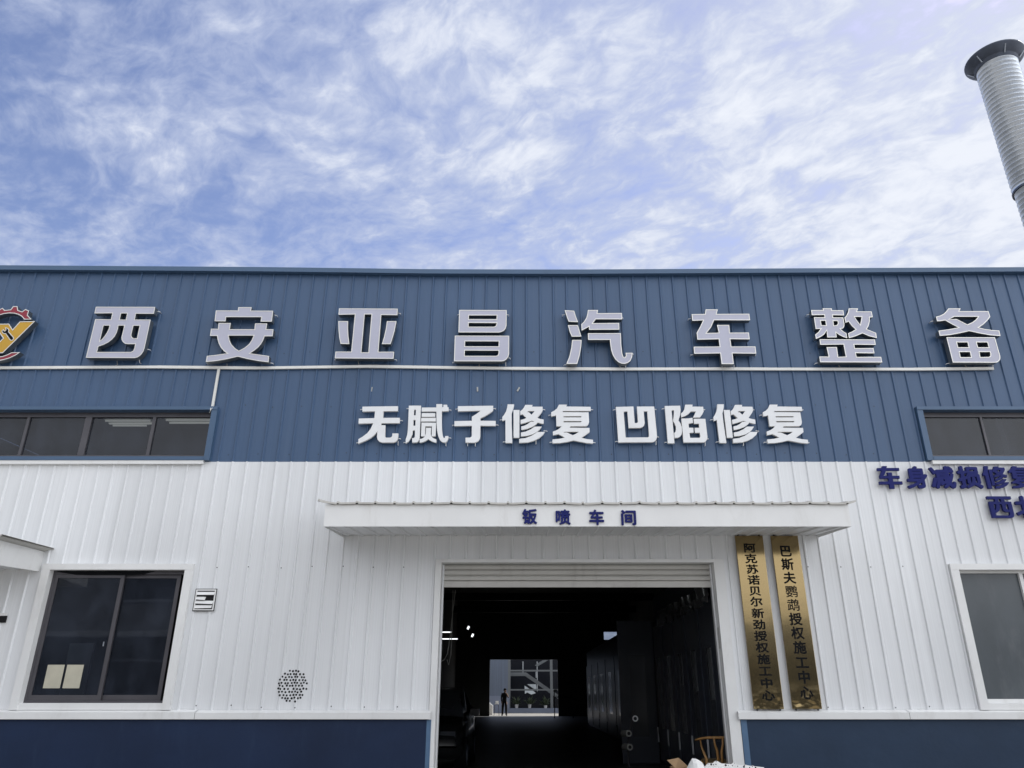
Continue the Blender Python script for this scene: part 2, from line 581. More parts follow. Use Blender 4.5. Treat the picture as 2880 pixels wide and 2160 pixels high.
# roof edge trim
mb = MB()
n = 48
ends = [XL + (XR - XL) * i / n for i in range(n + 1)]
for a, b in zip(ends, ends[1:]):
    za, zb = top_z(a), top_z(b)
    mb.add([(a, 11.12, za + 0.02), (b, 11.12, zb + 0.02), (b, 10.9, zb), (a, 10.9, za), (a, 10.9, za - 0.083), (b, 10.9, zb - 0.083), (b, 10.982, zb - 0.083), (a, 10.982, za - 0.083)],
           [(0, 1, 2, 3), (3, 2, 5, 4), (4, 5, 6, 7)])
build('roof_edge_trim', mb, M_BTRIM, hall)

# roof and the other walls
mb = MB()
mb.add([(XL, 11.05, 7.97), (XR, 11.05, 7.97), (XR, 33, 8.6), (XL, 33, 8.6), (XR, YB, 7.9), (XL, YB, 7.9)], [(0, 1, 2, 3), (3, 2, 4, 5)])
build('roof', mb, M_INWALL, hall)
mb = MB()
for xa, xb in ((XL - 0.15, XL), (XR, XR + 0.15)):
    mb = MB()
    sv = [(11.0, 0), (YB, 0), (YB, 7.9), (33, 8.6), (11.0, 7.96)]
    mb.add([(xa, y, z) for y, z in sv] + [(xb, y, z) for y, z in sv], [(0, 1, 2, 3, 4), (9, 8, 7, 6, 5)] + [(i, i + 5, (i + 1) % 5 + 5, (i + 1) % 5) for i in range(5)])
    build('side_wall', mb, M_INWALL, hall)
BD = (-2.068, 2.563, 0.0, 3.55)
BWD = (*sorted((W(1698, 1778, YB)[0], W(1743, 1778, YB)[0])), W(1700, 1799, YB)[1], W(1700, 1777, YB)[1])
mb = MB()
mb.fix = False
hs = [BD, BWD]
zs = sorted(set([0.0, 7.95] + [v for q in hs for v in q[2:]]))
xs = sorted(set([XL, XR] + [v for q in hs for v in q[:2]]))
for xa, xb in zip(xs, xs[1:]):
    for za, zb in zip(zs, zs[1:]):
        xm, zm = (xa + xb) / 2, (za + zb) / 2
        if not any(q[0] < xm < q[1] and q[2] < zm < q[3] for q in hs):
            mb.box(xa, xb, YB, YB + 0.15, za, zb)
build('back_wall', mb, M_INWALL, hall)
mb = MB()
mb.fix = False
mb.quad((BWD[0], YB + .08, BWD[2]), (BWD[1], YB + .08, BWD[2]), (BWD[1], YB + .08, BWD[3]), (BWD[0], YB + .08, BWD[3]))
build('dimming_pane', mb, M_GLASS, hall)  # added pane, dims the sky seen through the high opening
for nm, bx6 in (('partition_wall', (-4.5, -4.4, 11.25, YB, 0, 7.9)), ('partition_wall', (XL, -4.5, 16.5, 16.6, 0, 3.9)), ('mezzanine_floor', (XL, -4.5, 11.25, 16.5, 3.85, 3.95)), ('partition_wall', (7.6, 7.7, 11.25, YB, 0, 7.9))):
    mb = MB()
    mb.box(*bx6)
    build(nm, mb, M_INWALL, hall)
for k in range(6):
    mb = MB()
    yy = 16 + k * 7.0
    mb.box(-4.4, 7.6, yy - 0.1, yy + 0.1, 6.3, 6.7)
    build('roof_beam', mb, M_BEAM, hall)
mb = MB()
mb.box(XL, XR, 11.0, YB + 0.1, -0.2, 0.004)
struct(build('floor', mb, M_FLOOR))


# door surround, shutter
mb = MB()
x0, x1 = DOOR[0], DOOR[1]
mb.add([(x0 - 0.088, 10.955, 0), (x0, 10.955, 0), (x0, 10.955, 3.19), (x0 - 0.088, 10.955, 3.24), (x0 - 0.088, 10.999, 0), (x0 - 0.088, 10.999, 3.24),
        (x0 + 0.004, 11.24, 0), (x0 + 0.004, 11.24, 3.19)],
       [(0, 1, 2, 3), (0, 3, 5, 4), (1, 6, 7, 2)])
mb.add([(x1 + 0.148, 10.955, 0), (x1, 10.955, 0), (x1, 10.955, 3.19), (x1 + 0.148, 10.955, 3.24), (x1 + 0.148, 10.999, 0), (x1 + 0.148, 10.999, 3.24),
        (x1 - 0.004, 11.24, 0), (x1 - 0.004, 11.24, 3.19)],
       [(1, 0, 3, 2), (0, 4, 5, 3), (6, 1, 2, 7)])
mb.add([(x0 - 0.088, 10.953, 3.24), (x1 + 0.148, 10.953, 3.24), (x1, 10.953, 3.19), (x0, 10.953, 3.19), (x0 - 0.088, 10.999, 3.245), (x1 + 0.148, 10.999, 3.245),
        (x0, 11.24, 3.188), (x1, 11.24, 3.188)],
       [(3, 2, 1, 0), (0, 1, 5, 4), (2, 3, 6, 7)])
build('door_surround', mb, M_TRIM, hall)
sh = MB()
Ys = 11.14
zb = W(1600, 1652, Ys)[1]
zz_ = zb
prof = [(0.0, zb), (-0.012, zb), (-0.012, zb + 0.085), (0.0, zb + 0.09)]
zc = zb + 0.09
while zc < 3.25:
    prof += [(0.022, zc + 0.003), (-0.012, zc + 0.010), (-0.020, zc + 0.04), (-0.014, zc + 0.064), (0.022, zc + 0.076)]
    zc += 0.080
for (ya, za), (yb, zb2) in zip(prof, prof[1:]):
    sh.quad((x0 + 0.03, Ys + ya, za), (x1 - 0.03, Ys + ya, za), (x1 - 0.03, Ys + yb, zb2), (x0 + 0.03, Ys + yb, zb2))
sh.fix = False
shut = build('roller_shutter', sh, M_SHUT, hall)
for xa in (x0 + 0.006, x1 - 0.03):
    mb = MB()
    mb.box(xa, xa + 0.024, Ys - 0.04, Ys + 0.04, 0.004, 3.186)
    build('guide_rail', mb, M_PEG, shut)
# a small fixing plate taped on the right door jamb
mb = MB()
jx = 2.7945
mb.quad((jx - 0.002, 11.03, 2.02), (jx - 0.002, 11.17, 2.02), (jx - 0.002, 11.17, 2.30), (jx - 0.002, 11.03, 2.30))
build('taped_notice', mb, mat('notice_paper', (0.55, 0.54, 0.52), 0.7, var=0.12, vscale=(14, 14, 14)), hall)


def canopy(x0, x1, zf0, zf1, zw, oh, yf=9.85, dz=0.2):
    """projecting box canopy: fascia, side panels, ribbed soffit and ribbed roof sheet"""
    c = MB()
    c.box(x0, x1, yf, yf + 0.012, zf0, zf1)
    root = build('canopy', c, M_TRIM, hall)
    for xx in (x0, x1):
        s = MB()
        a, b = (xx, xx + 0.012) if xx == x0 else (xx - 0.012, xx)
        s.add([(a, yf + 0.012, zf0), (a, 10.998, zw - 0.035), (a, 10.998, zf1 + dz), (a, yf + 0.012, zf1),
               (b, yf + 0.012, zf0), (b, 10.998, zw - 0.035), (b, 10.998, zf1 + dz), (b, yf + 0.012, zf1)],
              [(0, 1, 2, 3), (7, 6, 5, 4), (0, 4, 5, 1), (3, 2, 6, 7)])
        build('side_panel', s, M_TRIM, root)
    pr = profile(x0 + 0.012, x1 - 0.012, [], 0.2249, PHASE + 0.07)
    s = MB()
    s.fix = False
    for (xa, ya), (xb, yb) in zip(pr, pr[1:]):
        s.quad((xa, yf + 0.012, zf0 + 0.012 - ya), (xa, 10.99, zw - ya), (xb, 10.99, zw - yb), (xb, yf + 0.012, zf0 + 0.012 - yb))
    build('soffit', s, M_WHITE, root)
    pr = profile(x0 - oh, x1 + oh, [], 0.252, x0 + 0.17)
    s = MB()
    s.fix = False
    for (xa, ya), (xb, yb) in zip(pr, pr[1:]):
        wa = 0.003 * math.sin(xa * 5.3) + 0.004 * math.sin(xa * 13.1)
        wb = 0.003 * math.sin(xb * 5.3) + 0.004 * math.sin(xb * 13.1)
        ea = 0.03 if xa < x0 - 0.02 or xa > x1 + 0.02 else 0
        eb = 0.03 if xb < x0 - 0.02 or xb > x1 + 0.02 else 0
        fa = zf1 + 0.020 + ya * 0.85 + wa + ea
        fb = zf1 + 0.020 + yb * 0.85 + wb + eb
        y0 = yf - 0.035
        s.quad((xa, y0, fa), (xb, y0, fb), (xb, 11.0, fb + dz), (xa, 11.0, fa + dz))
        s.quad((xa, y0, fa - 0.024), (xa, 11.0, fa + dz - 0.016), (xb, 11.0, fb + dz - 0.016), (xb, y0, fb - 0.024))
        s.quad((xa, y0, fa - 0.024), (xb, y0, fb - 0.024), (xb, y0, fb), (xa, y0, fa))
    build('roof_sheet', s, M_SHUT, root)
    return root


canopy(-2.605, 4.385, 3.482, 3.778, 3.592, 0.10)['label'] = 'wide white canopy over the open doorway'
canopy(-10.4, -6.935, 3.005, 3.325, 3.101, 0.13, dz=0.025)['label'] = 'white canopy end at the left edge'


# ---- upper strip windows
def upper_window(op, cuts, end_x, sgn):
    a, b, z0, z1 = op
    fr = MB()
    Y = 11.09
    fr.box(a, b, Y - 0.03, Y + 0.03, z0, z0 + 0.045)
    fr.box(a, b, Y - 0.03, Y + 0.03, z1 - 0.075, z1)
    fr.box(a, a + 0.03, Y - 0.028, Y + 0.028, z0 + 0.045, z1 - 0.075)
    fr.box(b - 0.03, b, Y - 0.028, Y + 0.028, z0 + 0.045, z1 - 0.075)
    for c0, c1 in cuts:
        fr.box(c0, c1, Y - 0.026, Y + 0.026, z0 + 0.045, z1 - 0.075)
    win = build('window', fr, M_FRAME, hall)
    xs = [a + 0.03] + [v for c in cuts for v in c] + [b - 0.03]
    for i in range(0, len(xs), 2):
        pmb = MB()
        pmb.fix = False
        pmb.quad((xs[i], Y + 0.004 * (i % 4), z0 + 0.045), (xs[i + 1], Y + 0.004 * (i % 4), z0 + 0.045), (xs[i + 1], Y + 0.004 * (i % 4), z1 - 0.075), (xs[i], Y + 0.004 * (i % 4), z1 - 0.075))
        build('pane', pmb, M_GLASS, win)
    tr = MB()
    tr.box(a - 0.09, b + 0.09, 10.925, 11.06, z1, z1 + 0.055)                 # head flashing
    tr.box(a - 0.09, a, 10.935, 11.06, z0 - 0.07, z1)
    tr.box(b, b + 0.09, 10.935, 11.06, z0 - 0.07, z1)
    tr.add([(a, 11.06, z0), (b, 11.06, z0), (b, 10.93, z0 - 0.012), (a, 10.93, z0 - 0.012), (a, 10.93, z0 - 0.07), (b, 10.93, z0 - 0.07), (b, 10.99, z0 - 0.07), (a, 10.99, z0 - 0.07)],
           [(0, 1, 2, 3), (3, 2, 5, 4), (4, 5, 6, 7)])
    build('flashing', tr, M_BTRIM, win)
    s = MB()
    s.box(a - 0.02, b - 0.0, 10.94, 10.998, z0 - 0.128, z0 - 0.073)
    build('drip_flashing', s, M_TRIM, win)
    return win


upper_window(UWL, [(-8.74, -8.69), (-7.755, -7.711), (-6.837, -6.736), (-5.779, -5.729)], -4.82, 1)
upper_window(UWR, [(7.232, 7.267), (8.2, 8.3), (9.25, 9.29), (10.2, 10.25)], 6.29, -1)


# ---- lower windows
def trim_ring(a, b, z0, z1, m, Y0=10.94, foot=0.085):
    t = MB()
    o = 0.115
    t.box(a - o, b + o, Y0, 10.998, z1, z1 + 0.085)
    t.box(a - o, a, Y0 + 0.003, 10.998, z0 - foot, z1)
    t.box(b, b + o, Y0 + 0.003, 10.998, z0 - foot, z1)
    t.box(a, b, Y0 + 0.02, 10.998, z0 - foot, z0 - 0.005)
    # reveal lining
    t.box(a, b, 10.998, 11.16, z1, z1 + 0.01)
    t.box(a - 0.01, a, 10.998, 11.16, z0, z1)
    t.box(b, b + 0.01, 10.998, 11.16, z0, z1)
    t.box(a, b, 10.975, 11.16, z0 - 0.012, z0 - 0.001)
    return t


a, b, z0, z1 = LWL
win = build('window', trim_ring(a, b, z0, z1, 0), M_TRIM, hall)
fr = MB()
fr.box(a, b, 11.05, 11.14, z1 - 0.05, z1 - 0.002)
fr.box(a, b, 11.05, 11.14, z0, z0 + 0.03)
fr.box(a, a + 0.035, 11.05, 11.14, z0 + 0.03, z1 - 0.05)
fr.box(b - 0.02, b, 11.05, 11.14, z0 + 0.03, z1 - 0.05)
build('frame', fr, M_FRAME, win)


def sash(xa, xb, Y, st, sb):
    m = MB()
    m.box(xa, xb, Y, Y + 0.03, z0 + 0.032, z0 + 0.10)
    m.box(xa, xb, Y, Y + 0.03, z1 - 0.10, z1 - 0.052)
    m.box(xa, xa + st, Y, Y + 0.03, z0 + 0.10, z1 - 0.10)
    m.box(xb - sb, xb, Y, Y + 0.03, z0 + 0.10, z1 - 0.10)
    o = build('sash', m, M_FRAME, win)
    p = MB()
    p.fix = False
    p.quad((xa + st, Y + 0.012, z0 + 0.10), (xb - sb, Y + 0.012, z0 + 0.10), (xb - sb, Y + 0.012, z1 - 0.10), (xa + st, Y + 0.012, z1 - 0.10))
    build('pane', p, M_GLASS, o)


sash(a + 0.036, -5.725, 11.055, 0.045, 0.055)
sash(-5.79, -4.925, 11.095, 0.055, 0.055)
mb = MB()
mb.box(-5.84, -5.825, 11.046, 11.055, 2.05, 2.11)
build('latch', mb, M_GALVD, win)
# sheets of paper stuck inside the left pane
for q in ((-6.552, -6.318, 'cream paper sheet stuck on the lower left window pane, nearer the left jamb'), (-6.283, -6.052, 'cream paper sheet stuck on the lower left window pane, nearer the middle stile')):
    mb = MB()
    mb.box(q[0], q[1], 11.0625, 11.0645, 1.506, 1.808)
    tag(build('paper_sheet', mb, M_PAPER, None, (q[0], 11.063, 1.506)), q[2], 'paper', 'papers stuck in the window')
mb = MB()
mb.box(-6.40, -6.06, 11.22, 11.25, 1.0, 2.10)
tag(build('board', mb, mat('pale_board', (0.20, 0.20, 0.185), 0.8, var=0.1, vscale=(5, 5, 5)), None, (-6.2, 11.23, 1.0)), 'pale upright board leaning behind the papers in the window', 'board')
# black sealant smeared along the window head
mb = MB()
pts = [(-6.72, 0.01), (-6.6, 0.03), (-6.42, 0.055), (-6.2, 0.06), (-5.9, 0.058), (-5.62, 0.062), (-5.45, 0.05), (-5.36, 0.02), (-5.3, 0.008)]
for (xa, ha), (xb, hb) in zip(pts, pts[1:]):
    mb.quad((xa, 11.045, z1 - 0.004 - ha), (xb, 11.045, z1 - 0.004 - hb), (xb, 11.045, z1 - 0.002), (xa, 11.045, z1 - 0.002))
mb.fix = False
build('black_sealant', mb, M_BLACK, win)

a, b, z0, z1 = LWR
win = build('window', trim_ring(a, b, z0, z1, 0), M_TRIM, hall)
fr = MB()
fr.box(a, b, 11.05, 11.13, z1 - 0.035, z1)
fr.box(a, b, 11.05, 11.13, z0, z0 + 0.05)
fr.box(a, a + 0.03, 11.05, 11.13, z0 + 0.05, z1 - 0.035)
fr.box(7.225, 7.275, 11.05, 11.12, z0 + 0.05, z1 - 0.035)
fr.box(b - 0.03, b, 11.05, 11.13, z0 + 0.05, z1 - 0.035)
build('frame', fr, M_TRIM, win)
for xa, xb in ((a + 0.03, 7.225), (7.275, b - 0.03)):
    p = MB()
    p.fix = False
    p.quad((xa, 11.09, z0 + 0.05), (xb, 11.09, z0 + 0.05), (xb, 11.09, z1 - 0.035), (xa, 11.09, z1 - 0.035))
    build('pane', p, M_GREYGLASS, win)

# ---- small louvred vent right of the window
mb = MB()
va, vb, vz0, vz1 = -4.62, -4.335, 2.525, 2.812
mb.box(va, vb, 10.962, 10.999, vz1 - 0.018, vz1)
mb.box(va, vb, 10.962, 10.999, vz0, vz0 + 0.015)
mb.box(va, va + 0.018, 10.963, 10.999, vz0 + 0.015, vz1 - 0.018)
mb.box(vb - 0.018, vb, 10.963, 10.999, vz0 + 0.015, vz1 - 0.018)
vent = build('vent', mb, M_TRIM, hall)
mb = MB()
mb.box(va + 0.018, vb - 0.018, 10.972, 10.978, vz0 + 0.015, vz1 - 0.018)
build('opening', mb, M_HOLE, vent)
mb = MB()
mb.box(va - 0.012, vb + 0.012, 10.970, 10.9715, vz0 - 0.012, vz1 + 0.01)
build('black_sealant', mb, M_HOLE, vent)
for zc, xa, xb, tl in ((2.757, va + 0.02, vb - 0.02, 0.0), (2.69, va + 0.02, va + 0.15, 0.3), (2.635, va + 0.02, vb - 0.02, 0.12), (2.575, va + 0.02, vb - 0.03, -0.1)):
    mb = MB()
    mb.obox(((xa + xb) / 2, 10.962, zc), (xb - xa, 0.006, 0.05), Matrix.Rotation(R(-28), 3, 'X') @ Matrix.Rotation(tl * 0.3, 3, 'Y'))
    build('louvre', mb, M_TRIM, vent)

# ---- drilled ventilation holes, a square cut-out, sheet screws
mb = MB()
mb.fix = False
hx, hz = -3.107, 1.535
cells = []
for i in range(-7, 8):
    for j in range(-7, 8):
        u = i * 0.043 + (0.021 if j % 2 else 0) + random.uniform(-.006, .006)
        v = j * 0.038 + random.uniform(-.006, .006)
        if math.hypot(u, v) < 0.205 and random.random() > 0.015:
            cells.append((u, v))
prx = profile(hx - .3, hx + .3, [])


def rib_y(x):
    for (p, ya), (q, yb) in zip(prx, prx[1:]):
        if p <= x <= q:
            return ya + (yb - ya) * (x - p) / (q - p)
    return 0


for u, v in cells:
    mb.disc(hx + u, hz + v, YW - 0.003 - max(rib_y(hx + u - .011), rib_y(hx + u), rib_y(hx + u + .011)), random.uniform(0.0135, 0.0155), 8)
build('drilled_holes', mb, M_HOLE, hall)
mb = MB()
mb.box(-7.335, -7.24, 10.975, 10.998, 2.36, 2.452)
cut = build('junction_hole', mb, M_HOLE, hall)
mb = MB()
mb.box(-7.335, -7.24, 10.968, 10.985, 2.452, 2.49)
build('hood', mb, M_TRIM, cut)
sm = MB()
sm.fix = False
sm.disc(0, 0, 0, 0.0085, 7)
scr_me = bpy.data.meshes.new('sheet_screw')
scr_me.from_pydata(sm.v, [], sm.f)
scr_me.materials.append(M_SCREW)
screws = []
for z, step, x0_, x1_, off in ((6.55, 2, -9, 9, 0.1), (5.62, 2, -4.6, 6.1, 0.06), (4.84, 2, -4.6, 6.1, -0.07), (3.13, 2, -4.4, 9, 0.02), (1.275, 2, -9, 9, 0.02)):
    k = int((x0_ - PHASE) / PITCHX)
    while PHASE + k * PITCHX < x1_:
        xx = PHASE + k * PITCHX + off + random.uniform(-.02, .02)
        k += step
        if any(q[0] - .1 < xx < q[1] + .1 and q[2] - .1 < z < q[3] + .1 for q in HOLES):
            continue
        if z < 4 and (-1.3 < xx < 3):
            continue
        near = abs((xx - PHASE + PITCHX / 2) % PITCHX - PITCHX / 2)
        yy = YW - (0.026 if near < 0.03 else 0.004)
        screws.append((xx, yy, z + random.uniform(-.02, .02)))
for p_ in sorted(screws, key=lambda p: abs(p[0]))[:98]:
    so_ = bpy.data.objects.new('sheet_screw', scr_me)
    put(so_, hall)
    so_.location = Vector(p_) - Vector(ORG[hall.name])


# ------------------------------------------------------------------ signs traced from the photograph
def area(p):
    return sum(p[i][0] * p[(i + 1) % len(p)][1] - p[(i + 1) % len(p)][0] * p[i][1] for i in range(len(p))) / 2


def oriented(p, ccw=True):
    return p if (area(p) > 0) == ccw else p[::-1]


def inset(p, d):
    """mitred offset to the left of the direction of travel by d"""
    n_ = len(p)
    res = []
    for i in range(n_):
        a_, b_, c_ = Vector(p[i - 1]), Vector(p[i]), Vector(p[(i + 1) % n_])
        e1, e2 = (b_ - a_), (c_ - b_)
        if e1.length < 1e-9 or e2.length < 1e-9:
            res.append(tuple(b_))
            continue
        e1.normalize()
        e2.normalize()
        n1, n2 = Vector((-e1.y, e1.x)), Vector((-e2.y, e2.x))
        m_ = n1 + n2
        if m_.length < 1e-6:
            m_ = n1.copy()
        m_.normalize()
        k = d / max(m_.dot(n1), 0.45)
        res.append((b_.x + m_.x * k, b_.y + m_.y * k))
    return res


def fill(mb, loops, Y):
    """flat face of an outline with holes at depth Y, looking towards -Y"""
    vs = [(x, Y, z) for lp in loops for x, z in lp]
    tris = tessellate_polygon([[Vector((x, z, 0)) for x, z in lp] for lp in loops])
    fs = []
    for t_ in tris:
        (x1_, _, z1_), (x2_, _, z2_), (x3_, _, z3_) = (vs[i] for i in t_)
        s_ = (x2_ - x1_) * (z3_ - z1_) - (x3_ - x1_) * (z2_ - z1_)
        fs.append(tuple(t_) if s_ > 0 else tuple(reversed(t_)))
    mb.add(vs, fs)


def walls(mb, lp, ya, yb):
    """side walls of a loop from depth ya (front) to yb (back); loop runs ccw for an outline"""
    n_ = len(lp)
    vs = [(x, ya, z) for x, z in lp] + [(x, yb, z) for x, z in lp]
    mb.add(vs, [(i, i + n_, (i + 1) % n_ + n_, (i + 1) % n_) for i in range(n_)])


def ring(mb, lp, lp2, Y):
    n_ = len(lp)
    vs = [(x, Y, z) for x, z in lp] + [(x, Y, z) for x, z in lp2]
    mb.add(vs, [(i, (i + 1) % n_, (i + 1) % n_ + n_, i + n_) for i in range(n_)])


def trace(glyph, ox, oy, k, Y, dx=0.0):
    """pieces [[outer, hole, ...], ...] in zoomed pixels -> metres on the plane y = Y"""
    res = []
    for piece in glyph:
        lps = []
        for i, lp in enumerate(piece):
            q = [W(ox + x / k, oy + y / k, Y) for x, y in lp]
            q = [(x + dx, z) for x, z in q]
            lps.append(oriented(q, i == 0))
        res.append(lps)
    return res


def channel_letter(name, pieces, label, cat, group, Y, depth, mface, mrim, mside, rimw, peg=None, wire=None, backgap=0.05):
    xs_ = [x for pc in pieces for x, z in pc[0]]
    zs_ = [z for pc in pieces for x, z in pc[0]]
    root = thing(name, label, cat, ((min(xs_) + max(xs_)) / 2, Y + depth, min(zs_)), group)
    side, rim, face = MB(), MB(), MB()
    for m_ in (side, rim, face):
        m_.fix = False
        m_.weld = False
    for pc in pieces:
        ins = [inset(lp, rimw) for lp in pc] if rimw else pc
        for lp, l2 in zip(pc, ins):
            walls(side, lp, Y, Y + depth)
            if rimw:
                ring(rim, lp, l2, Y - 0.001)
                walls(rim, [p for p in l2[::-1]], Y - 0.001, Y + 0.004)
        fill(face, ins, Y + (0.003 if rimw else 0.0))
        fill(side, [lp[::-1] for lp in pc], Y + depth)
    if rimw:
        build('letter_face', face, mface, root)
        build('letter_rim', rim, mrim, root)
        build('letter_side', side, mside, root)
    else:
        build('letter_face', face, mface, root)
        build('letter_side', side, mside, root)
    if peg:
        allv = [p for pc in pieces for p in pc[0]]
        used = []
        for dx_, dz_ in ((-1, .25), (-1, -.3), (1, .25), (1, -.3), (.15, -1), (-.4, -1)):
            x_, z_ = max(allv, key=lambda p: p[0] * dx_ + p[1] * dz_ + random.uniform(-.01, .01))
            if any(abs(x_ - u_[0]) + abs(z_ - u_[1]) < 0.05 for u_ in used):
                continue
            used.append((x_, z_))
            L = peg
            if abs(dz_) < 1:
                zc = z_ - 0.03 if dz_ > 0 else z_ + 0.03
                e0, e1 = (x_ - 0.02 * dx_, Y + depth * 0.8, zc), (x_ + L * dx_, Y + depth + 0.01, zc)
            else:
                e0, e1 = (x_ + 0.03, Y + depth * 0.8, z_ + 0.02), (x_ + 0.03, Y + depth + 0.01, z_ - L * 0.9)
            m_ = MB()
            m_.tube([e0, e1], 0.006, 6)
            m_.tube([e1, (e1[0], Y + depth + backgap, e1[2])], 0.007, 6)
            build('fixing_bracket', m_, M_PEG, root)
    if wire:
        x_, zt, zb_ = wire
        m_ = MB()
        m_.tube([(x_, Y + depth + 0.01, zt), (x_ - 0.01, Y + depth + 0.035, (zt + zb_) / 2 + 0.03), (x_ + 0.01, Y + depth + 0.03, (zt + zb_) / 2 - 0.03), (x_ - 0.015, 10.96, zb_)], 0.0045, 6)
        build('cable', m_, M_CABLE, root)
    return root


G = {}
G['西'] = (230, 850, [[[(365,118),(1905,122),(1870,300),(1405,296),(1375,450),(1788,452),(1625,1200),(1600,1270),(1555,1340),(1500,1395),(1440,1430),(1370,1447),(105,1440),(350,438),(755,445),(790,285),(328,290)],
 [(1020,290),(1175,290),(1142,452),(985,450)],
 [(565,605),(720,605),(695,700),(650,790),(590,880),(530,955),(470,1000)],
 [(950,605),(1100,605),(1062,780),(1030,900),(1030,960),(1050,1010),(1085,1050),(1130,1078),(1180,1086),(1385,1086),(1360,1200),(1330,1260),(1275,1290),(395,1290),(430,1150),(560,1105),(680,1045),(780,970),(850,890),(900,800),(935,700)],
 [(1340,608),(1500,608),(1430,935),(1345,935),(1305,910),(1285,870),(1290,815)]]])
G['安'] = (560, 850, [[[(1015,128),(1362,128),(1345,220),(1920,222),(1885,503),(1592,503),(1612,385),(700,385),(685,497),(400,492),(435,213),(1005,216)]],
 [[(505,540),(822,540),(795,700),(1435,700),(1450,550),(1765,552),(1740,700),(1928,702),(1905,882),(1700,882),(1660,990),(1600,1090),(1520,1180),(1420,1260),(1320,1325),(1815,1395),(1800,1555),(1550,1525),(1270,1475),(1005,1410),(700,1480),(430,1525),(175,1550),(200,1393),(450,1365),(725,1325),(640,1265),(560,1170),(505,1060),(478,960),(465,872),(283,872),(308,688),(490,690)],
  [(765,865),(1412,865),(1360,990),(1290,1090),(1180,1180),(1030,1258),(930,1190),(840,1095),(790,990)]]])
G['亚'] = (920, 850, [[[(308,160),(1830,168),(1822,335),(1405,330),(1330,1285),(1735,1285),(1722,1465),(200,1455),(218,1280),(625,1282),(720,315),(298,325)],
  [(975,315),(1150,315),(1070,1300),(888,1298)]],
 [[(290,490),(543,490),(540,700),(552,890),(575,1085),(350,1080),(315,920),(297,720)]],
 [[(1550,492),(1800,490),(1750,740),(1700,920),(1645,1085),(1420,1085),(1475,900),(1525,680)]]])
G['昌'] = (1240, 850, [[[(475,200),(1705,205),(1700,600),(1680,680),(1630,740),(1560,775),(1500,785),(455,782)],
  [(728,342),(1447,342),(1443,440),(722,437)], [(720,535),(1447,540),(1430,600),(1400,630),(1360,637),(717,635)]],
 [[(362,867),(1770,870),(1768,1340),(1745,1420),(1690,1490),(1630,1525),(1580,1532),(340,1530)],
  [(628,1012),(1500,1015),(1495,1145),(622,1143)], [(620,1252),(1495,1255),(1493,1330),(1475,1375),(1430,1392),(617,1390)]]])
G['汽'] = (1570, 850, [[[(168,208),(412,222),(455,360),(515,518),(270,503),(225,390)]], [[(250,593),(510,595),(550,730),(600,890),(352,892),(300,770)]],
 [[(362,978),(606,978),(595,1150),(555,1380),(490,1600),(212,1598),(290,1400),(340,1180)]],
 [[(770,203),(1033,203),(1015,285),(1650,280),(1660,443),(975,440),(895,545),(1578,537),(1585,710),(800,715),(795,635),(608,738),(597,572),(670,500),(730,400),(760,290)]],
 [[(770,805),(1622,803),(1632,1100),(1660,1330),(1690,1415),(1715,1430),(1742,1415),(1755,1370),(1745,1312),(1927,1312),(1915,1420),(1870,1520),(1800,1575),(1720,1597),(1640,1590),(1560,1555),(1480,1480),(1415,1370),(1370,1230),(1345,1050),(1340,975),(775,977)]]])
G['车'] = (1920, 850, [[[(597,187),(910,187),(880,305),(1725,300),(1748,468),(815,465),(740,640),(620,800),(935,790),(890,590),(1205,590),(1222,790),(1715,787),(1738,962),(1235,955),(1262,1150),(1885,1147),(1908,1332),(1290,1325),(1325,1603),(1010,1603),(975,1325),(302,1335),(285,1155),(960,1150),(935,958),(382,970),(362,795),(450,640),(530,470),(250,480),(233,310),(578,305)]]])
G['整'] = (2260, 850, [[[(495,160),(730,160),(738,210),(1030,208),(1050,340),(755,335),(765,395),(1025,395),(1045,480),(1060,580),(1050,640),(1020,680),(960,690),(1020,750),(1110,805),(1130,932),(1030,900),(930,850),(845,790),(857,910),(615,912),(598,735),(540,830),(460,890),(320,952),(303,835),(380,780),(440,690),(315,692),(268,390),(545,392),(535,330),(215,335),(195,203),(500,205)],
  [(445,480),(565,480),(582,598),(465,598)], [(770,485),(870,485),(890,510),(888,560),(860,595),(785,605)]],
 [[(1170,160),(1410,160),(1385,240),(1765,240),(1793,390),(1715,392),(1715,500),(1690,600),(1640,700),(1880,795),(1900,930),(1700,880),(1527,805),(1350,880),(1178,932),(1155,805),(1260,760),(1350,705),(1250,615),(1165,500),(1090,535),(1060,400),(1110,350),(1155,260)],
  [(1325,378),(1505,378),(1490,480),(1468,580),(1390,485)]],
 [[(415,962),(1848,967),(1870,1105),(1312,1098),(1330,1192),(1812,1190),(1838,1325),(1352,1318),(1375,1418),(2010,1417),(2040,1560),(430,1555),(408,1408),(650,1410),(595,1165),(862,1163),(897,1418),(1095,1410),(1035,1095),(432,1103)]]])
G['备'] = (2600, 850, [[[(622,160),(938,160),(905,232),(1660,230),(1705,380),(1640,465),(1540,565),(1410,655),(1560,695),(1750,722),(1940,735),(1972,875),(1700,855),(1400,800),(1160,748),(930,800),(660,850),(397,872),(365,738),(620,705),(880,655),(720,575),(535,468),(430,488),(328,495),(298,375),(400,350),(500,300),(570,230)],
  [(775,375),(1390,375),(1330,455),(1240,520),(1112,578),(980,510),(830,435),(640,443)]],
 [[(568,908),(1825,910),(1965,1400),(1965,1470),(1935,1525),(1880,1560),(1820,1566),(735,1562)],
  [(842,1040),(1115,1040),(1145,1170),(872,1168)], [(1352,1040),(1630,1040),(1665,1170),(1390,1168)], [(908,1290),(1180,1290),(1208,1425),(938,1425)],
  [(1425,1290),(1695,1290),(1712,1345),(1705,1395),(1670,1420),(1450,1422)]]])
YL = 10.83
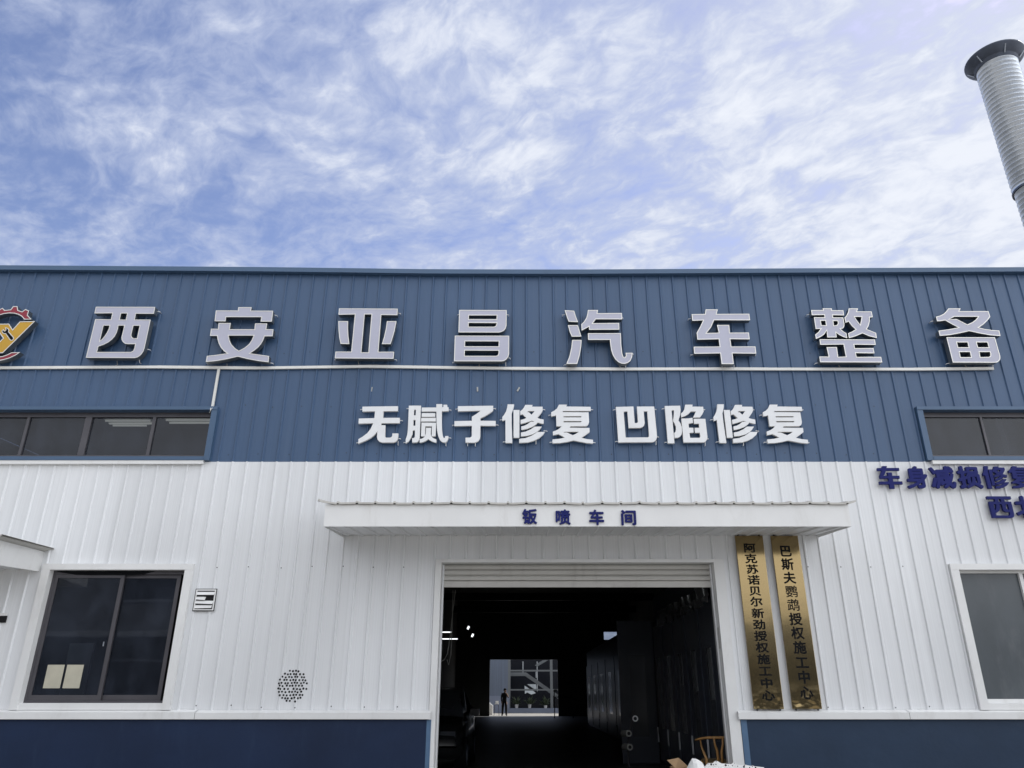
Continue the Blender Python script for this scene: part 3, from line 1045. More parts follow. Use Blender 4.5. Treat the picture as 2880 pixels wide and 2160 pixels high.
K1, K2 = 2212 / 240, 2212 / 160
WHERE = {'西': 'first, next to the logo', '安': 'second of the row', '亚': 'third of the row', '昌': 'fourth of the row, two stacked boxes',
         '汽': 'fifth, three dabs at its left', '车': 'sixth of the row', '整': 'seventh of the row', '备': 'last of the row'}
WIREX = {'西': 800, '安': 650, '亚': 770, '昌': 985, '汽': 1625, '车': 1140, '整': 1005, '备': 1180}
for ch in '西安亚昌汽车整备':
    ox, oy, gl = G[ch]
    pcs = trace(gl, ox, oy, K1, YL)
    zmin = min(z for pc in pcs for x, z in pc[0])
    wx = W(ox + WIREX[ch] / K1, 1015, YL)[0]
    channel_letter('channel_letter', pcs, 'big silver-rimmed letter %s on the blue wall, %s' % (ch, WHERE[ch]), 'sign letter', 'large rimmed letters along the blue wall',
                   YL, 0.105, M_FACE, M_RIM, M_RETURN, 0.0125, peg=0.03, wire=(wx, zmin + 0.02, 6.30), backgap=0.06)

# logo: red gear ring, yellow tick, black spanner
LG = (0, 850)
red = [[(0,180),(65,145),(125,205),(275,190),(340,103),(455,103),(470,205),(575,242),(660,178),(755,218),(718,335),(820,445),(630,450),(560,370),(470,320),(370,292),(240,285),(120,300),(0,330),
        (-150,410),(-280,520),(-390,700),(-430,900),(-400,1100),(-330,1250),(-200,1370),(-60,1410),(60,1400),(180,1360),(300,1300),(525,1295),(400,1380),(250,1450),(100,1495),(-60,1525),
        (-230,1500),(-400,1410),(-520,1260),(-590,1060),(-600,900),(-690,880),(-680,730),(-580,700),(-520,570),(-570,480),(-470,380),(-380,420),(-250,310),(-270,215),(-150,165),(-80,235)]]
yel = [[(-150,562),(235,557),(330,705),(515,498),(912,490),(70,1320),(-330,1322),(-100,1130),(0,1010),(78,935),(0,822)]]
logo_red = trace([red], *LG, K1, YL)
logo_yel = trace([yel], *LG, K1, YL)
lx = [x for x, z in logo_red[0][0]]
logo = thing('logo_sign', 'round logo sign with red gear ring, yellow tick and black spanner', 'logo sign', ((min(lx) + max(lx)) / 2, YL + 0.1, 6.32))
for nm, pcs, mt in (('gear_ring', logo_red, M_RED), ('yellow_tick', logo_yel, M_YELLOW)):
    side, rim, face = MB(), MB(), MB()
    for m_ in (side, rim, face):
        m_.fix = m_.weld = False
    for pc in pcs:
        l2 = inset(pc[0], 0.0135)
        walls(side, pc[0], YL, YL + 0.105)
        fill(side, [pc[0][::-1]], YL + 0.105)
        ring(rim, pc[0], l2, YL - 0.001)
        walls(rim, l2[::-1], YL - 0.001, YL + 0.004)
        fill(face, [l2], YL + 0.003)
    fo = build(nm, face, mt, logo)
    build('rim', rim, M_RIM, fo)
    build('side', side, M_RETURN, fo)
span = [(150,672),(185,680),(212,712),(212,745),(203,765),(335,915),(336,945),(318,970),(290,976),(268,965),(150,797),(115,802),(80,788),(62,762),(62,735),(80,722),(92,745),(112,757),(140,750),(160,730),(165,705)]
sp3 = trace([[span]], *LG, K1, YL - 0.004)[0][0]
so3 = inset(sp3, -0.012)
m1, m2 = MB(), MB()
m1.fix = m2.fix = False
fill(m1, [so3], YL - 0.001)
walls(m1, so3, YL - 0.001, YL + 0.003)
fill(m2, [sp3], YL - 0.004)
walls(m2, sp3, YL - 0.004, YL - 0.001)
spn = build('spanner', m2, M_BLACK, logo)
build('outline', m1, M_RIM, spn)

H2 = {}
H2['无'] = (990, [[[(405,188),(1785,170),(1785,362),(1225,365),(1205,625),(1855,622),(1855,828),(1150,832),(1128,908),(1298,908),(1285,1340),(1300,1378),(1345,1395),(1470,1395),(1530,1375),(1562,1325),(1570,1228),(1798,1228),(1795,1370),(1770,1470),(1700,1550),(1610,1582),(1170,1580),(1060,1545),(990,1460),(970,1370),(985,1150),(870,1290),(720,1410),(500,1520),(238,1628),(250,1450),(420,1350),(590,1220),(720,1060),(825,832),(252,848),(262,652),(870,633),(895,370),(402,378)]]])
H2['腻'] = (1125, [[[(345,150),(815,148),(790,800),(762,1400),(745,1480),(700,1545),(640,1578),(475,1582),(470,1415),(540,1405),(575,1370),(582,1110),(498,1110),(480,1270),(420,1410),(330,1540),(218,1615),(225,1450),(280,1290),(305,1080),(325,600)],
   [(548,308),(622,308),(608,525),(538,525)], [(525,705),(605,705),(595,930),(517,930)]],
  [[(1415,90),(1640,88),(1640,208),(1680,208),(1690,115),(1832,112),(1840,208),(1885,208),(1890,362),(1630,368),(1622,700),(1630,1080),(1655,1290),(1690,1390),(1715,1410),(1745,1395),(1760,1330),(1880,1330),(1870,1440),(1830,1530),(1770,1575),(1700,1582),(1620,1550),(1545,1470),(1485,1330),(1440,1110),(1420,800),(1412,375),(840,378),(848,225),(1412,220)]],
  [[(845,440),(1372,440),(1368,582),(842,585)]], [[(825,625),(1395,622),(1388,762),(818,765)]],
  [[(838,808),(1402,815),(1380,1338),(1228,1338),(1240,955),(985,952),(968,1340),(815,1340)]],
  [[(1010,1010),(1212,1010),(1195,1250),(1215,1330),(1270,1395),(1340,1435),(1410,1455),(1410,1590),(1290,1555),(1180,1505),(1095,1450),(1000,1515),(890,1565),(762,1585),(765,1450),(860,1430),(940,1375),(985,1300),(1000,1230)]]])
H2['子'] = (1260, [[[(385,170),(1755,152),(1755,340),(1640,430),(1450,550),(1262,640),(1260,735),(1855,742),(1855,935),(1258,928),(1255,1330),(1235,1440),(1170,1530),(1080,1575),(980,1588),(680,1582),(680,1395),(850,1390),(905,1365),(925,1310),(925,930),(250,942),(250,752),(928,738),(928,580),(1110,470),(1270,345),(385,368)]]])
H2['修'] = (1395, [[[(452,98),(705,95),(690,210),(650,340),(610,450),(610,800),(635,1598),(370,1595),(365,705),(245,745),(245,590),(320,500),(390,370),(430,240)]],
  [[(680,318),(915,318),(908,1395),(682,1395)]],
  [[(1140,120),(1418,120),(1400,188),(1812,192),(1815,340),(1750,450),(1605,628),(1720,665),(1858,690),(1852,852),(1740,840),(1625,805),(1540,890),(1400,980),(1200,1055),(985,1095),(985,955),(1110,930),(1240,860),(1350,775),(1500,775),(1400,735),(1180,805),(960,862),(955,705),(1080,675),(1185,628),(1120,570),(1035,485),(945,512),(942,365),(1010,315),(1080,230)],
   [(1265,360),(1508,360),(1445,430),(1378,500),(1330,455),(1290,408),(1205,408)]],
  [[(1500,965),(1778,962),(1700,1075),(1600,1165),(1420,1265),(1200,1325),(968,1345),(970,1195),(1150,1160),(1350,1070)]],
  [[(1610,1172),(1900,1170),(1830,1280),(1680,1410),(1480,1510),(1250,1575),(900,1595),(905,1440),(1150,1410),(1400,1310)]]])
H2['复'] = (1535, [[[(515,110),(820,110),(792,182),(1745,195),(1750,355),(680,358),(640,402),(1665,410),(1685,780),(1665,860),(1620,920),(1560,950),(960,952),(925,1005),(1700,1015),(1705,1175),(1590,1260),(1385,1400),(1600,1450),(1835,1475),(1840,1620),(1600,1600),(1330,1550),(1075,1500),(820,1560),(540,1600),(262,1610),(260,1465),(520,1440),(745,1392),(620,1325),(490,1255),(280,1300),(275,1160),(420,1105),(540,1030),(620,950),(415,952),(400,525),(215,570),(212,410),(330,345),(440,250)],
   [(690,560),(1385,558),(1382,605),(690,605)], [(695,748),(1395,748),(1380,785),(1350,798),(695,798)], [(730,1165),(1290,1165),(1180,1240),(1055,1298),(820,1195),(690,1192)]]])
H2['凹'] = (1715, [[[(240,200),(922,182),(970,825),(1050,825),(1085,805),(1095,765),(1055,185),(1728,182),(1838,1330),(1835,1400),(1800,1480),(1740,1540),(1650,1568),(335,1578)],
   [(540,378),(685,375),(735,1018),(1180,1010),(1270,985),(1335,920),(1358,840),(1320,370),(1458,368),(1530,1300),(1520,1350),(1480,1382),(620,1388)]]])
H2['陷'] = (1850, [[[(272,162),(870,150),(888,330),(865,530),(805,725),(880,830),(930,970),(945,1150),(925,1270),(870,1350),(790,1395),(655,1405),(638,1205),(690,1165),(712,1080),(705,960),(655,840),(595,745),(620,560),(638,332),(538,332),(580,800),(650,1610),(395,1612)]],
  [[(1070,112),(1352,110),(1345,188),(1765,190),(1785,370),(1735,480),(1640,608),(1370,612),(1430,500),(1478,378),(1285,375),(1200,470),(1080,545),(915,605),(898,460),(980,390),(1040,280)]],
  [[(918,650),(1180,645),(1350,620),(1372,815),(1195,850),(1215,1008),(1380,1010),(1395,1198),(1232,1205),(1258,1400),(1610,1400),(1650,1375),(1655,1310),(1635,1200),(1450,1205),(1432,1012),(1615,1008),(1602,850),(1412,852),(1395,662),(1850,660),(1935,1380),(1915,1470),(1860,1540),(1790,1575),(1005,1578)]]])
Y2 = 10.90
d_xiu = W(2017.5, 1137.5, Y2)[0] - W(1427.7, 1137.5, Y2)[0]
d_fu = W(2187.1, 1138, Y2)[0] - W(1594.3, 1138, Y2)[0]
row2 = [('无', 0, 'first at the left end'), ('腻', 0, 'second from the left'), ('子', 0, 'third from the left'), ('修', 0, 'the left one of two alike'), ('复', 0, 'left of the two alike'),
        ('凹', 0, 'just after the gap, an outlined hollow shape'), ('陷', 0, 'third from the right'), ('修', d_xiu, 'the right one of two alike'), ('复', d_fu, 'at the right end')]
for ch, dx, where in row2:
    ox, gl = H2[ch]
    pcs = trace(gl, ox, 1130, K2, Y2, dx)
    channel_letter('sign_letter', pcs, 'white block letter %s on the blue wall, %s' % (ch, where), 'sign letter', 'white letters below the trunking',
                   Y2, 0.042, M_WLET, None, M_WSIDE, 0, peg=0.035, backgap=0.045)


# ---- lettering set in the built-in face
TXT = {}


def glyph(ch, bold=0.022):
    key = (ch, bold)
    if key not in TXT:
        cu = bpy.data.curves.new('glyph', 'FONT')
        cu.body = ch
        cu.extrude = 0.5
        cu.offset = 0.0
        cu.resolution_u = 3
        ob = bpy.data.objects.new('glyph', cu)
        COL.objects.link(ob)
        bpy.context.view_layer.update()
        me = bpy.data.meshes.new_from_object(ob.evaluated_get(bpy.context.evaluated_depsgraph_get()))
        v0 = [tuple(v.co) for v in me.vertices]
        f0 = [tuple(p.vertices) for p in me.polygons]
        vs, fs = [], []
        for k in range(9):                          # strokes thickened by overlapping copies
            a_ = k * math.pi / 4
            r_ = 0.0 if k == 8 else bold
            b_ = len(vs)
            vs += [(x + r_ * math.cos(a_), y + r_ * math.sin(a_), z * (1 - 0.012 * k)) for x, y, z in v0]
            fs += [tuple(b_ + i for i in f_) for f_ in f0]
        bpy.data.objects.remove(ob)
        bpy.data.curves.remove(cu)
        bpy.data.meshes.remove(me)
        TXT[key] = (vs, fs)
    return TXT[key]


def letter(mb, ch, cx, cz, wd, ht, Y, depth, bold=0.022, keep=False):
    """solid letter whose front stands at y = Y; keep = use the em box instead of the ink box"""
    vs, fs = glyph(ch, bold)
    if keep:
        ax, bx, az, bz = 0.0, 1.0, -0.12, 0.88
    else:
        ax, bx = min(v[0] for v in vs), max(v[0] for v in vs)
        az, bz = min(v[1] for v in vs), max(v[1] for v in vs)
    mb.add([(cx + ((v[0] - ax) / (bx - ax) - 0.5) * wd, Y + (0.5 - v[2]) * depth, cz + ((v[1] - az) / (bz - az) - 0.5) * ht) for v in vs], fs)


# canopy letters
for ch, px, py, nm in (('钣', 1440 + 98 * .5063, 1320 + 262 * .5063, 'first from the left'), ('喷', 1440 + 284 * .5063, 1320 + 265 * .5063, 'second from the left'),
                       ('车', 1440 + 470 * .5063, 1320 + 266 * .5063, 'third from the left'), ('间', 1440 + 648 * .5063, 1320 + 268 * .5063, 'last at the right')):
    x, z = W(px, py, 9.83)
    mb = MB()
    letter(mb, ch, x, z, 0.198, 0.205, 9.826, 0.02, 0.03)
    tag(build('sign_letter', mb, M_NAVY, None, (x, 9.83, z)), 'small navy letter %s on the canopy fascia, %s of four' % (ch, nm), 'sign letter', 'navy letters on the canopy fascia')

# navy letters upper right
YN = 10.915
kz = 2212 / 440
navy = [('车', 318, 262, 337, 318, 0), ('身', 700, 262, 325, 318, 0.03), ('减', 1065, 262, 372, 318, 0.03), ('损', 1447, 262, 355, 318, 0.03), ('修', 1815, 262, 352, 318, 0), ('复', 2188, 262, 352, 312, 0), ('西', 1892, 683, 352, 306, 0), ('北', 2262, 683, 352, 318, 0.03)]
for ch, cx, cy, wd, ht, bold in navy:
    x, z = W(2440 + cx / kz, 1290 + cy / kz, YN)
    wm = W(2440 + (cx + wd / 2) / kz, 1290 + cy / kz, YN)[0] - W(2440 + (cx - wd / 2) / kz, 1290 + cy / kz, YN)[0]
    hm = abs(W(2440 + cx / kz, 1290 + (cy - ht / 2) / kz, YN)[1] - W(2440 + cx / kz, 1290 + (cy + ht / 2) / kz, YN)[1])
    lab = 'navy block letter %s on the white wall, %s' % (ch, {'车': 'first of the upper line', '身': 'second of the upper line', '减': 'third of the upper line', '损': 'fourth of the upper line',
          '修': 'fifth of the upper line', '复': 'cut by the right edge in the upper line', '西': 'first of the lower line', '北': 'cut by the right edge in the lower line'}[ch])
    if bold:
        mb = MB()
        letter(mb, ch, x, z, wm * 0.94, hm, YN, 0.04, 0.036)
        tag(build('sign_letter', mb, M_NAVY, None, (x, YN, z)), lab, 'sign letter', 'navy letters on the white wall')
    else:
        if ch in H2:
            pcs = trace(H2[ch][1], H2[ch][0], 1130, K2, YN)
        else:
            pcs = trace(G[ch][2], G[ch][0], G[ch][1], K1, YN)
        xs_ = [p[0] for pc in pcs for p in pc[0]]
        zs_ = [p[1] for pc in pcs for p in pc[0]]
        ax, bx, az, bz = min(xs_), max(xs_), min(zs_), max(zs_)
        mb = MB()
        mb.fix = False
        for pc in pcs:
            q = [[(x + ((p[0] - ax) / (bx - ax) - .5) * wm * 0.96, z + ((p[1] - az) / (bz - az) - .5) * hm) for p in lp] for lp in pc]
            fill(mb, q, YN)
            for lp in q:
                walls(mb, lp, YN, YN + 0.04)
        tag(build('sign_letter', mb, M_NAVY, None, (x, YN, z)), lab, 'sign letter', 'navy letters on the white wall')

# ---- brass plaques
kb = 957 / 300
YP = 10.93


def plaque(corners, text, col, ys, label, ht=0.14):
    cs = [W(2040 + x / kb, 1490 + y / kb, YP) for x, y in corners]
    xa = (cs[0][0] + cs[2][0]) / 2
    xb = (cs[1][0] + cs[3][0]) / 2
    zt = (cs[0][1] + cs[1][1]) / 2
    zb_ = (cs[2][1] + cs[3][1]) / 2
    root = thing('brass_plaque', label, 'plaque', ((xa + xb) / 2, YP, zb_), 'brass plaques right of the doorway')
    p = MB()
    p.box(xa, xb, YP, YP + 0.025, zb_, zt)
    o = build('plate', p, M_BRASS, root)
    bev = o.modifiers.new('bevel', 'BEVEL')
    bev.width = 0.004
    bev.segments = 2
    t_ = MB()
    for ch, (x, y) in zip(text, zip([col[0] + (col[1] - col[0]) * (yy - ys[0]) / (ys[-1] - ys[0]) for yy in ys], ys)):
        px, pz = W(2040 + x / kb, 1490 + y / kb, YP)
        letter(t_, ch, px, pz, 0.180, ht, YP - 0.002, 0.004, 0.012 if ch in '鹦鹉' else 0.030, keep=True)
    build('lettering', t_, M_BLACK, root)
    s_ = MB()
    for x, z in ((xa + .05, zb_ - .008), (xb - .05, zb_ - .008), (xa + .05, zt + .008), (xb - .05, zt + .008)):
        s_.tube([(x, YP + .005, z), (x, YP + .03, z)], 0.012, 8)
    build('fixing_lug', s_, M_SCREW, root)


plaque([(83, 50), (333, 55), (260, 1607), (530, 1612)], '阿克苏诺贝尔新劲授权施工中心', (217, 385), [162, 258, 353, 450, 548, 645, 748, 850, 952, 1055, 1160, 1268, 1375, 1485],
       'tall polished brass plaque with fourteen closely set black characters, beside the door jamb')
plaque([(398, 52), (643, 55), (613, 1608), (877, 1608)], '巴斯夫鹦鹉授权施工中心', (540, 728), [190, 308, 430, 553, 675, 800, 925, 1055, 1190, 1322, 1460],
       'tall polished brass plaque with eleven widely set black characters, farther from the door', 0.172)

# ---- white cable trunking under the big letters
tk = thing('cable_trunking', 'thin white cable trunking running along the blue wall below the big letters, with one drop', 'cable trunking', (0, 10.97, 6.27))
pts = [(-420, 1036), (443, 1031.7), (720, 1034.6), (1035, 1030), (1206, 1032.5), (1440, 1035.7), (1730, 1037.5), (2033, 1036.8), (2160, 1037.5), (2570, 1038), (2795, 1035.7)]
mb = MB()
for i, ((ax, ay), (bx, by)) in enumerate(zip(pts, pts[1:])):
    (xa, za), (xb, zb_) = W(ax, ay, 10.95), W(bx, by, 10.95)
    d = 0.001 * (i % 2)
    y0 = 10.948 - d
    hh = 0.022 + d
    mb.add([(xa, y0, za - hh), (xb, y0, zb_ - hh), (xb, y0, zb_ + hh), (xa, y0, za + hh), (xa, 10.977, za - hh), (xb, 10.977, zb_ - hh), (xb, 10.977, zb_ + hh), (xa, 10.977, za + hh)],
           [(0, 1, 2, 3), (0, 4, 5, 1), (3, 2, 6, 7), (0, 3, 7, 4), (1, 5, 6, 2)])
build('trunking_run', mb, M_DUCT, tk)
mb = MB()
mb.box(-4.845, -4.808, 10.95, 10.977, 5.59, 6.244)
build('trunking_drop', mb, M_DUCT, tk)
mb = MB()
mb.tube([(-4.826, 10.955, 5.60), (-4.84, 10.93, 5.565), (-4.83, 10.92, 5.52), (-4.85, 10.95, 5.49)], 0.006, 6)
mb.tube([(-4.82, 10.955, 5.60), (-4.81, 10.925, 5.56), (-4.825, 10.918, 5.53)], 0.005, 6)
build('loose_cable', mb, M_DUCT, tk)
for px, py, nm, rz in ((1045, 1095, 'leftmost', -0.1), (1343, 1095, 'middle', 0.05), (1458, 1095, 'rightmost, tilted', -0.5)):
    x, z = W(px, py, 10.99)
    mb = MB()
    mb.obox((x, 10.990, z), (0.022, 0.016, 0.075), Matrix.Rotation(-rz, 3, 'Y'))
    tag(build('fixing_stub', mb, mat('dull_stub', (0.40, 0.41, 0.40), 0.6), None, (x, 10.99, z)), 'tiny white fixing stub on the blue wall, %s of three above the white letters' % nm, 'fixing', 'small white stubs on the blue wall')

# ------------------------------------------------------------------ exhaust stack behind the roof
ex = thing('exhaust_stack', 'tall spiral-wound galvanised exhaust stack with dark flared cap above the roof', 'chimney', (11.72, 14.0, 7.9))
ec = (11.72, 14.0, 0)
pipe = MB()
pipe.smooth = True


def spiral_pipe(mb_, r, z0_, z1_, step):
    prof_ = [(r, z0_)]
    z_ = z0_ + step
    while z_ < z1_:
        prof_ += [(r, z_ - 0.009), (r + 0.010, z_ - 0.006), (r + 0.010, z_ + 0.003), (r - 0.006, z_ + 0.007), (r, z_ + 0.012)]
        z_ += step
    prof_.append((r, z1_))
    n_ = 40
    vs = []
    for rr, h in prof_:
        for k in range(n_):
            a_ = 2 * math.pi * k / n_
            tilt = 0.02 * math.sin(a_)                # the seam climbs as it goes round
            hh = h + (tilt if 0.05 < h - z0_ and h < z1_ - 0.05 else 0)
            vs.append((ec[0] + rr * math.cos(a_), ec[1] + rr * math.sin(a_), hh))
    fs = []
    for i in range(len(prof_) - 1):
        for k in range(n_):
            k2 = (k + 1) % n_
            fs.append((i * n_ + k, i * n_ + k2, (i + 1) * n_ + k2, (i + 1) * n_ + k))
    mb_.add(vs, fs)


spiral_pipe(pipe, 0.445, 12.03, 15.66, 0.128)
build('upper_pipe', pipe, M_GALV, ex)
pipe = MB()
pipe.smooth = True
spiral_pipe(pipe, 0.415, 7.9, 12.1, 0.128)
build('lower_pipe', pipe, M_GALV, ex)
mb = MB()
mb.lathe([(0.40, 12.005), (0.462, 12.0), (0.462, 12.045), (0.44, 12.05)], ec)
build('joint_ring', mb, M_CAP, ex)
mb = MB()
mb.smooth = True
mb.lathe([(0.452, 15.60), (0.472, 15.61), (0.472, 15.70), (0.495, 15.715), (0.565, 15.765), (0.645, 15.86), (0.655, 15.875), (0.655, 15.895), (0.63, 15.895), (0.42, 15.73)], ec, 40)
cap = build('flared_cap', mb, M_CAP, ex)
for k in range(6):
    a_ = k * math.pi / 3 + 0.35
    ca, sa = math.cos(a_), math.sin(a_)
    mb = MB()
    mb.tube([(ec[0] + 0.48 * ca, ec[1] + 0.48 * sa, 15.66), (ec[0] + 0.61 * ca, ec[1] + 0.61 * sa, 15.815)], 0.014, 6)
    build('stay', mb, M_GALVD, cap)

# ------------------------------------------------------------------ lamps inside
for i, (px0, px1, py, yy) in enumerate(((300, 425, 1186, 14.6), (470, 596, 1184, 14.6), (310, 405, 1192, 15.3), (2596, 2626, 1180, 14.6), (2676, 2730, 1184, 14.6))):
    xa, z = W(px0, py, yy)
    xb, _ = W(px1, py, yy)
    lt = thing('tube_lamp', ['lit tube lamp seen through the left strip window, third pane', 'lit tube lamp seen through the left strip window, fourth pane', 'lit tube lamp just behind the one in the third pane of the left strip window',
                             'short lit tube lamp at the left end of the right strip window', 'lit tube lamp in the first pane of the right strip window, nearer its mullion'][i], 'lamp', ((xa + xb) / 2, yy, z), 'tube lamps under the ceiling')
    mb = MB()
    mb.tube([(xa, yy - 0.05, z), (xb, yy - 0.05, z)], 0.02, 8)
    mb.tube([(xa, yy + 0.12, z), (xb, yy + 0.12, z)], 0.02, 8)
    build('tube', mb, M_LAMP2, lt)
    mb = MB()
    mb.box(xa - 0.03, xb + 0.03, yy - 0.1, yy + 0.17, z + 0.03, z + 0.07)
    build('housing', mb, M_DUCT, lt)
for px0, px1, py, yy, lab in ((1200, 1287, 1797, 30, 'lowest lit tube lamp high on the left inside the doorway'), (1200, 1269, 1778, 28, 'middle lit tube lamp high on the left inside the doorway'), (1215, 1243, 1750, 24, 'topmost lit tube lamp beside the left door jamb')):
    xa, z = W(px0, py, yy)
    xb, _ = W(px1, py, yy)
    lt = thing('tube_lamp', lab, 'lamp', ((xa + xb) / 2, yy, z), 'tube lamps under the ceiling')
    mb = MB()
    mb.tube([(xa, yy, z), (xb, yy, z)], 0.016, 8)
    build('tube', mb, M_LAMP, lt)
    mb = MB()
    mb.box(xa - 0.03, xb + 0.03, yy - 0.03, yy + 0.03, z + 0.028, z + 0.06)
    build('housing', mb, M_BEAM, lt)
for px, py, lab in ((1317, 1765.5, 'upper small lit box lamp hanging inside the doorway'), (1329, 1787, 'lower small lit box lamp hanging inside the doorway')):
    x, z = W(px, py, 26)
    lt = thing('box_lamp', lab, 'lamp', (x, 26, z), 'small box lamps on a cable')
    mb = MB()
    mb.obox((x, 26, z), (0.055, 0.04, 0.10), Matrix.Rotation(R(25), 3, 'Y'))
    build('lamp_face', mb, M_LAMP, lt)
    mb = MB()
    mb.tube([(x - 0.03, 26, z + 0.06), (x - 0.35, 26.2, z + 1.0), (x - 0.5, 26.2, 6.3)], 0.008, 5)
    build('cable', mb, M_BEAM, lt)
# cables hanging inside the doorway
mb = MB()
P_ = [(1281, 1660), (1276, 1700), (1266, 1790), (1258, 1840), (1250, 1855), (1233, 1865)]
mb.tube([(*[(W(x, y, 13.5)[0]), 13.5, W(x, y, 13.5)[1]],) for x, y in P_], 0.006, 5)
P_ = [(1274, 1660), (1272, 1760), (1268, 1840), (1262, 1870), (1257, 1855)]
mb.tube([(*[(W(x, y, 13.8)[0]), 13.8, W(x, y, 13.8)[1]],) for x, y in P_], 0.006, 5)
hc = build('hanging_cables', mb, M_CABLE, None, (W(1270, 1700, 13.5)[0], 13.5, 3.0))
tag(hc, 'pair of thin grey cables hanging inside the left of the doorway', 'cable')

# ------------------------------------------------------------------ spray booths
def booth(x0_, x1_, y0_, y1_, h, label, nwin):
    root = thing('spray_booth', label, 'spray booth', ((x0_ + x1_) / 2, (y0_ + y1_) / 2, 0.004), 'spray booths along the right wall')
    m_ = MB()
    m_.box(x0_, x1_, y0_, y1_, 0.004, h)
    build('body', m_, M_BOOTH, root)
    ln = (y1_ - y0_) / nwin
    for k in range(nwin):
        c = y0_ + ln * (k + 0.5)
        d = MB()
        d.box(x0_ - 0.05, x0_ - 0.002, c - ln * 0.46, c + ln * 0.46, 0.1, h - 0.65)
        dr = build('door_leaf', d, M_BOOTH, root)
        d = MB()
        d.box(x0_ - 0.056, x0_ - 0.0505, c - ln * 0.16, c + ln * 0.16, 0.75, 2.15)
        build('window', d, M_BGLASS, dr)
        d = MB()
        d.tube([(x0_ - 0.085, c + ln * 0.38, 0.45), (x0_ - 0.085, c + ln * 0.38, 0.75)], 0.007, 6)
        d.tube([(x0_ - 0.085, c + ln * 0.44, 0.45), (x0_ - 0.085, c + ln * 0.44, 0.75)], 0.007, 6)
        build('handle', d, M_PEG, dr)
    return root


bt = booth(3.12, 7.2, 12.3, 18.2, 3.5, 'dark spray booth just inside the doorway at the right, with tall windows', 5)
for k in range(3):
    yy = 12.3 + 5.9 / 5 * (k + 0.5)
    m_ = MB()
    m_.box(3.058, 3.0635, yy - .16, yy + .05, 1.35 + .12 * k, 2.12)
    build('pale_film', m_, mat('pale_film', (0.16, 0.17, 0.18), 0.5), bt)
m_ = MB()
m_.smooth = True
for k in range(24):
    ya, yb = 12.6 + k * .2, 12.8 + k * .2
    fx = lambda y: 3.06 - .03 * math.sin(y * 5.1) - .02 * math.sin(y * 11.3)
    for za, zb_ in ((2.78, 2.93), (2.93, 3.10)):
        m_.quad((fx(ya + za), ya, za), (fx(yb + za), yb, za), (fx(yb + zb_) - .02, yb, zb_), (fx(ya + zb_) - .02, ya, zb_))
build('plastic_sheeting', m_, mat('plastic_sheeting', (0.10, 0.105, 0.11), 0.12, spec=0.9), bt)
m_ = MB()
m_.box(2.25, 3.06, 18.25, 18.31, 0.02, 3.0)
dl = build('open_door_leaf', m_, M_BOOTH, bt)
m_ = MB()
m_.box(2.50, 2.86, 18.238, 18.2495, 0.55, 2.25)
build('window', m_, M_BGLASS, dl)
booth(3.35, 7.2, 22, 40, 3.3, 'farther dark spray booth deep in the hall', 6)

# ------------------------------------------------------------------ parked car in the gloom
car = thing('parked_car', 'dark parked car in the gloom inside the left of the doorway', 'car', (-1.95, 17.5, 0.004))
M_CARP = mat('black_car_paint', (0.012, 0.013, 0.015), 0.25, coat=0.4)
sec = [(-2.2, 0.42, 0.62, 0.78), (-2.05, 0.30, 0.80, 0.86), (-1.2, 0.24, 0.98, 0.90), (-0.55, 0.24, 1.04, 0.90), (0.2, 0.24, 1.06, 0.90), (1.2, 0.24, 1.06, 0.90), (1.9, 0.26, 1.06, 0.88), (2.25, 0.40, 0.95, 0.80)]
m_ = MB()
m_.smooth = True
ringn = 12
vs = []
for yy, zlo, zhi, hw in sec:
    zm = (zlo + zhi) / 2
    prf = [(-hw * .9, zlo), (-hw, zlo + .12), (-hw, zm), (-hw * .98, zhi - .12), (-hw * .88, zhi), (-hw * .4, zhi + .02), (hw * .4, zhi + .02), (hw * .88, zhi), (hw * .98, zhi - .12), (hw, zm), (hw, zlo + .12), (hw * .9, zlo)]
    vs += [(-1.95 + x, 17.5 + yy, z) for x, z in prf]
fs = [(i * ringn + k, i * ringn + (k + 1) % ringn, (i + 1) * ringn + (k + 1) % ringn, (i + 1) * ringn + k) for i in range(len(sec) - 1) for k in range(ringn)]
fs += [tuple(range(ringn)), tuple(range((len(sec) - 1) * ringn, len(sec) * ringn))]
m_.add(vs, fs)
build('body', m_, M_CARP, car)
m_ = MB()
m_.smooth = True
vs = []
cs_ = [(-1.05, 0.98, 0.82), (-0.35, 1.48, 0.66), (0.9, 1.56, 0.66), (1.6, 1.50, 0.62), (2.1, 1.04, 0.76)]
for yy, z, hw in cs_:
    vs += [(-1.95 - hw * 1.15, 17.5 + yy, 1.0), (-1.95 - hw, 17.5 + yy, z), (-1.95 + hw, 17.5 + yy, z), (-1.95 + hw * 1.15, 17.5 + yy, 1.0)]
fs = [(i * 4 + k, i * 4 + k + 1, (i + 1) * 4 + k + 1, (i + 1) * 4 + k) for i in range(len(cs_) - 1) for k in range(3)]
m_.add(vs, fs)
build('cabin', m_, M_BGLASS, car)
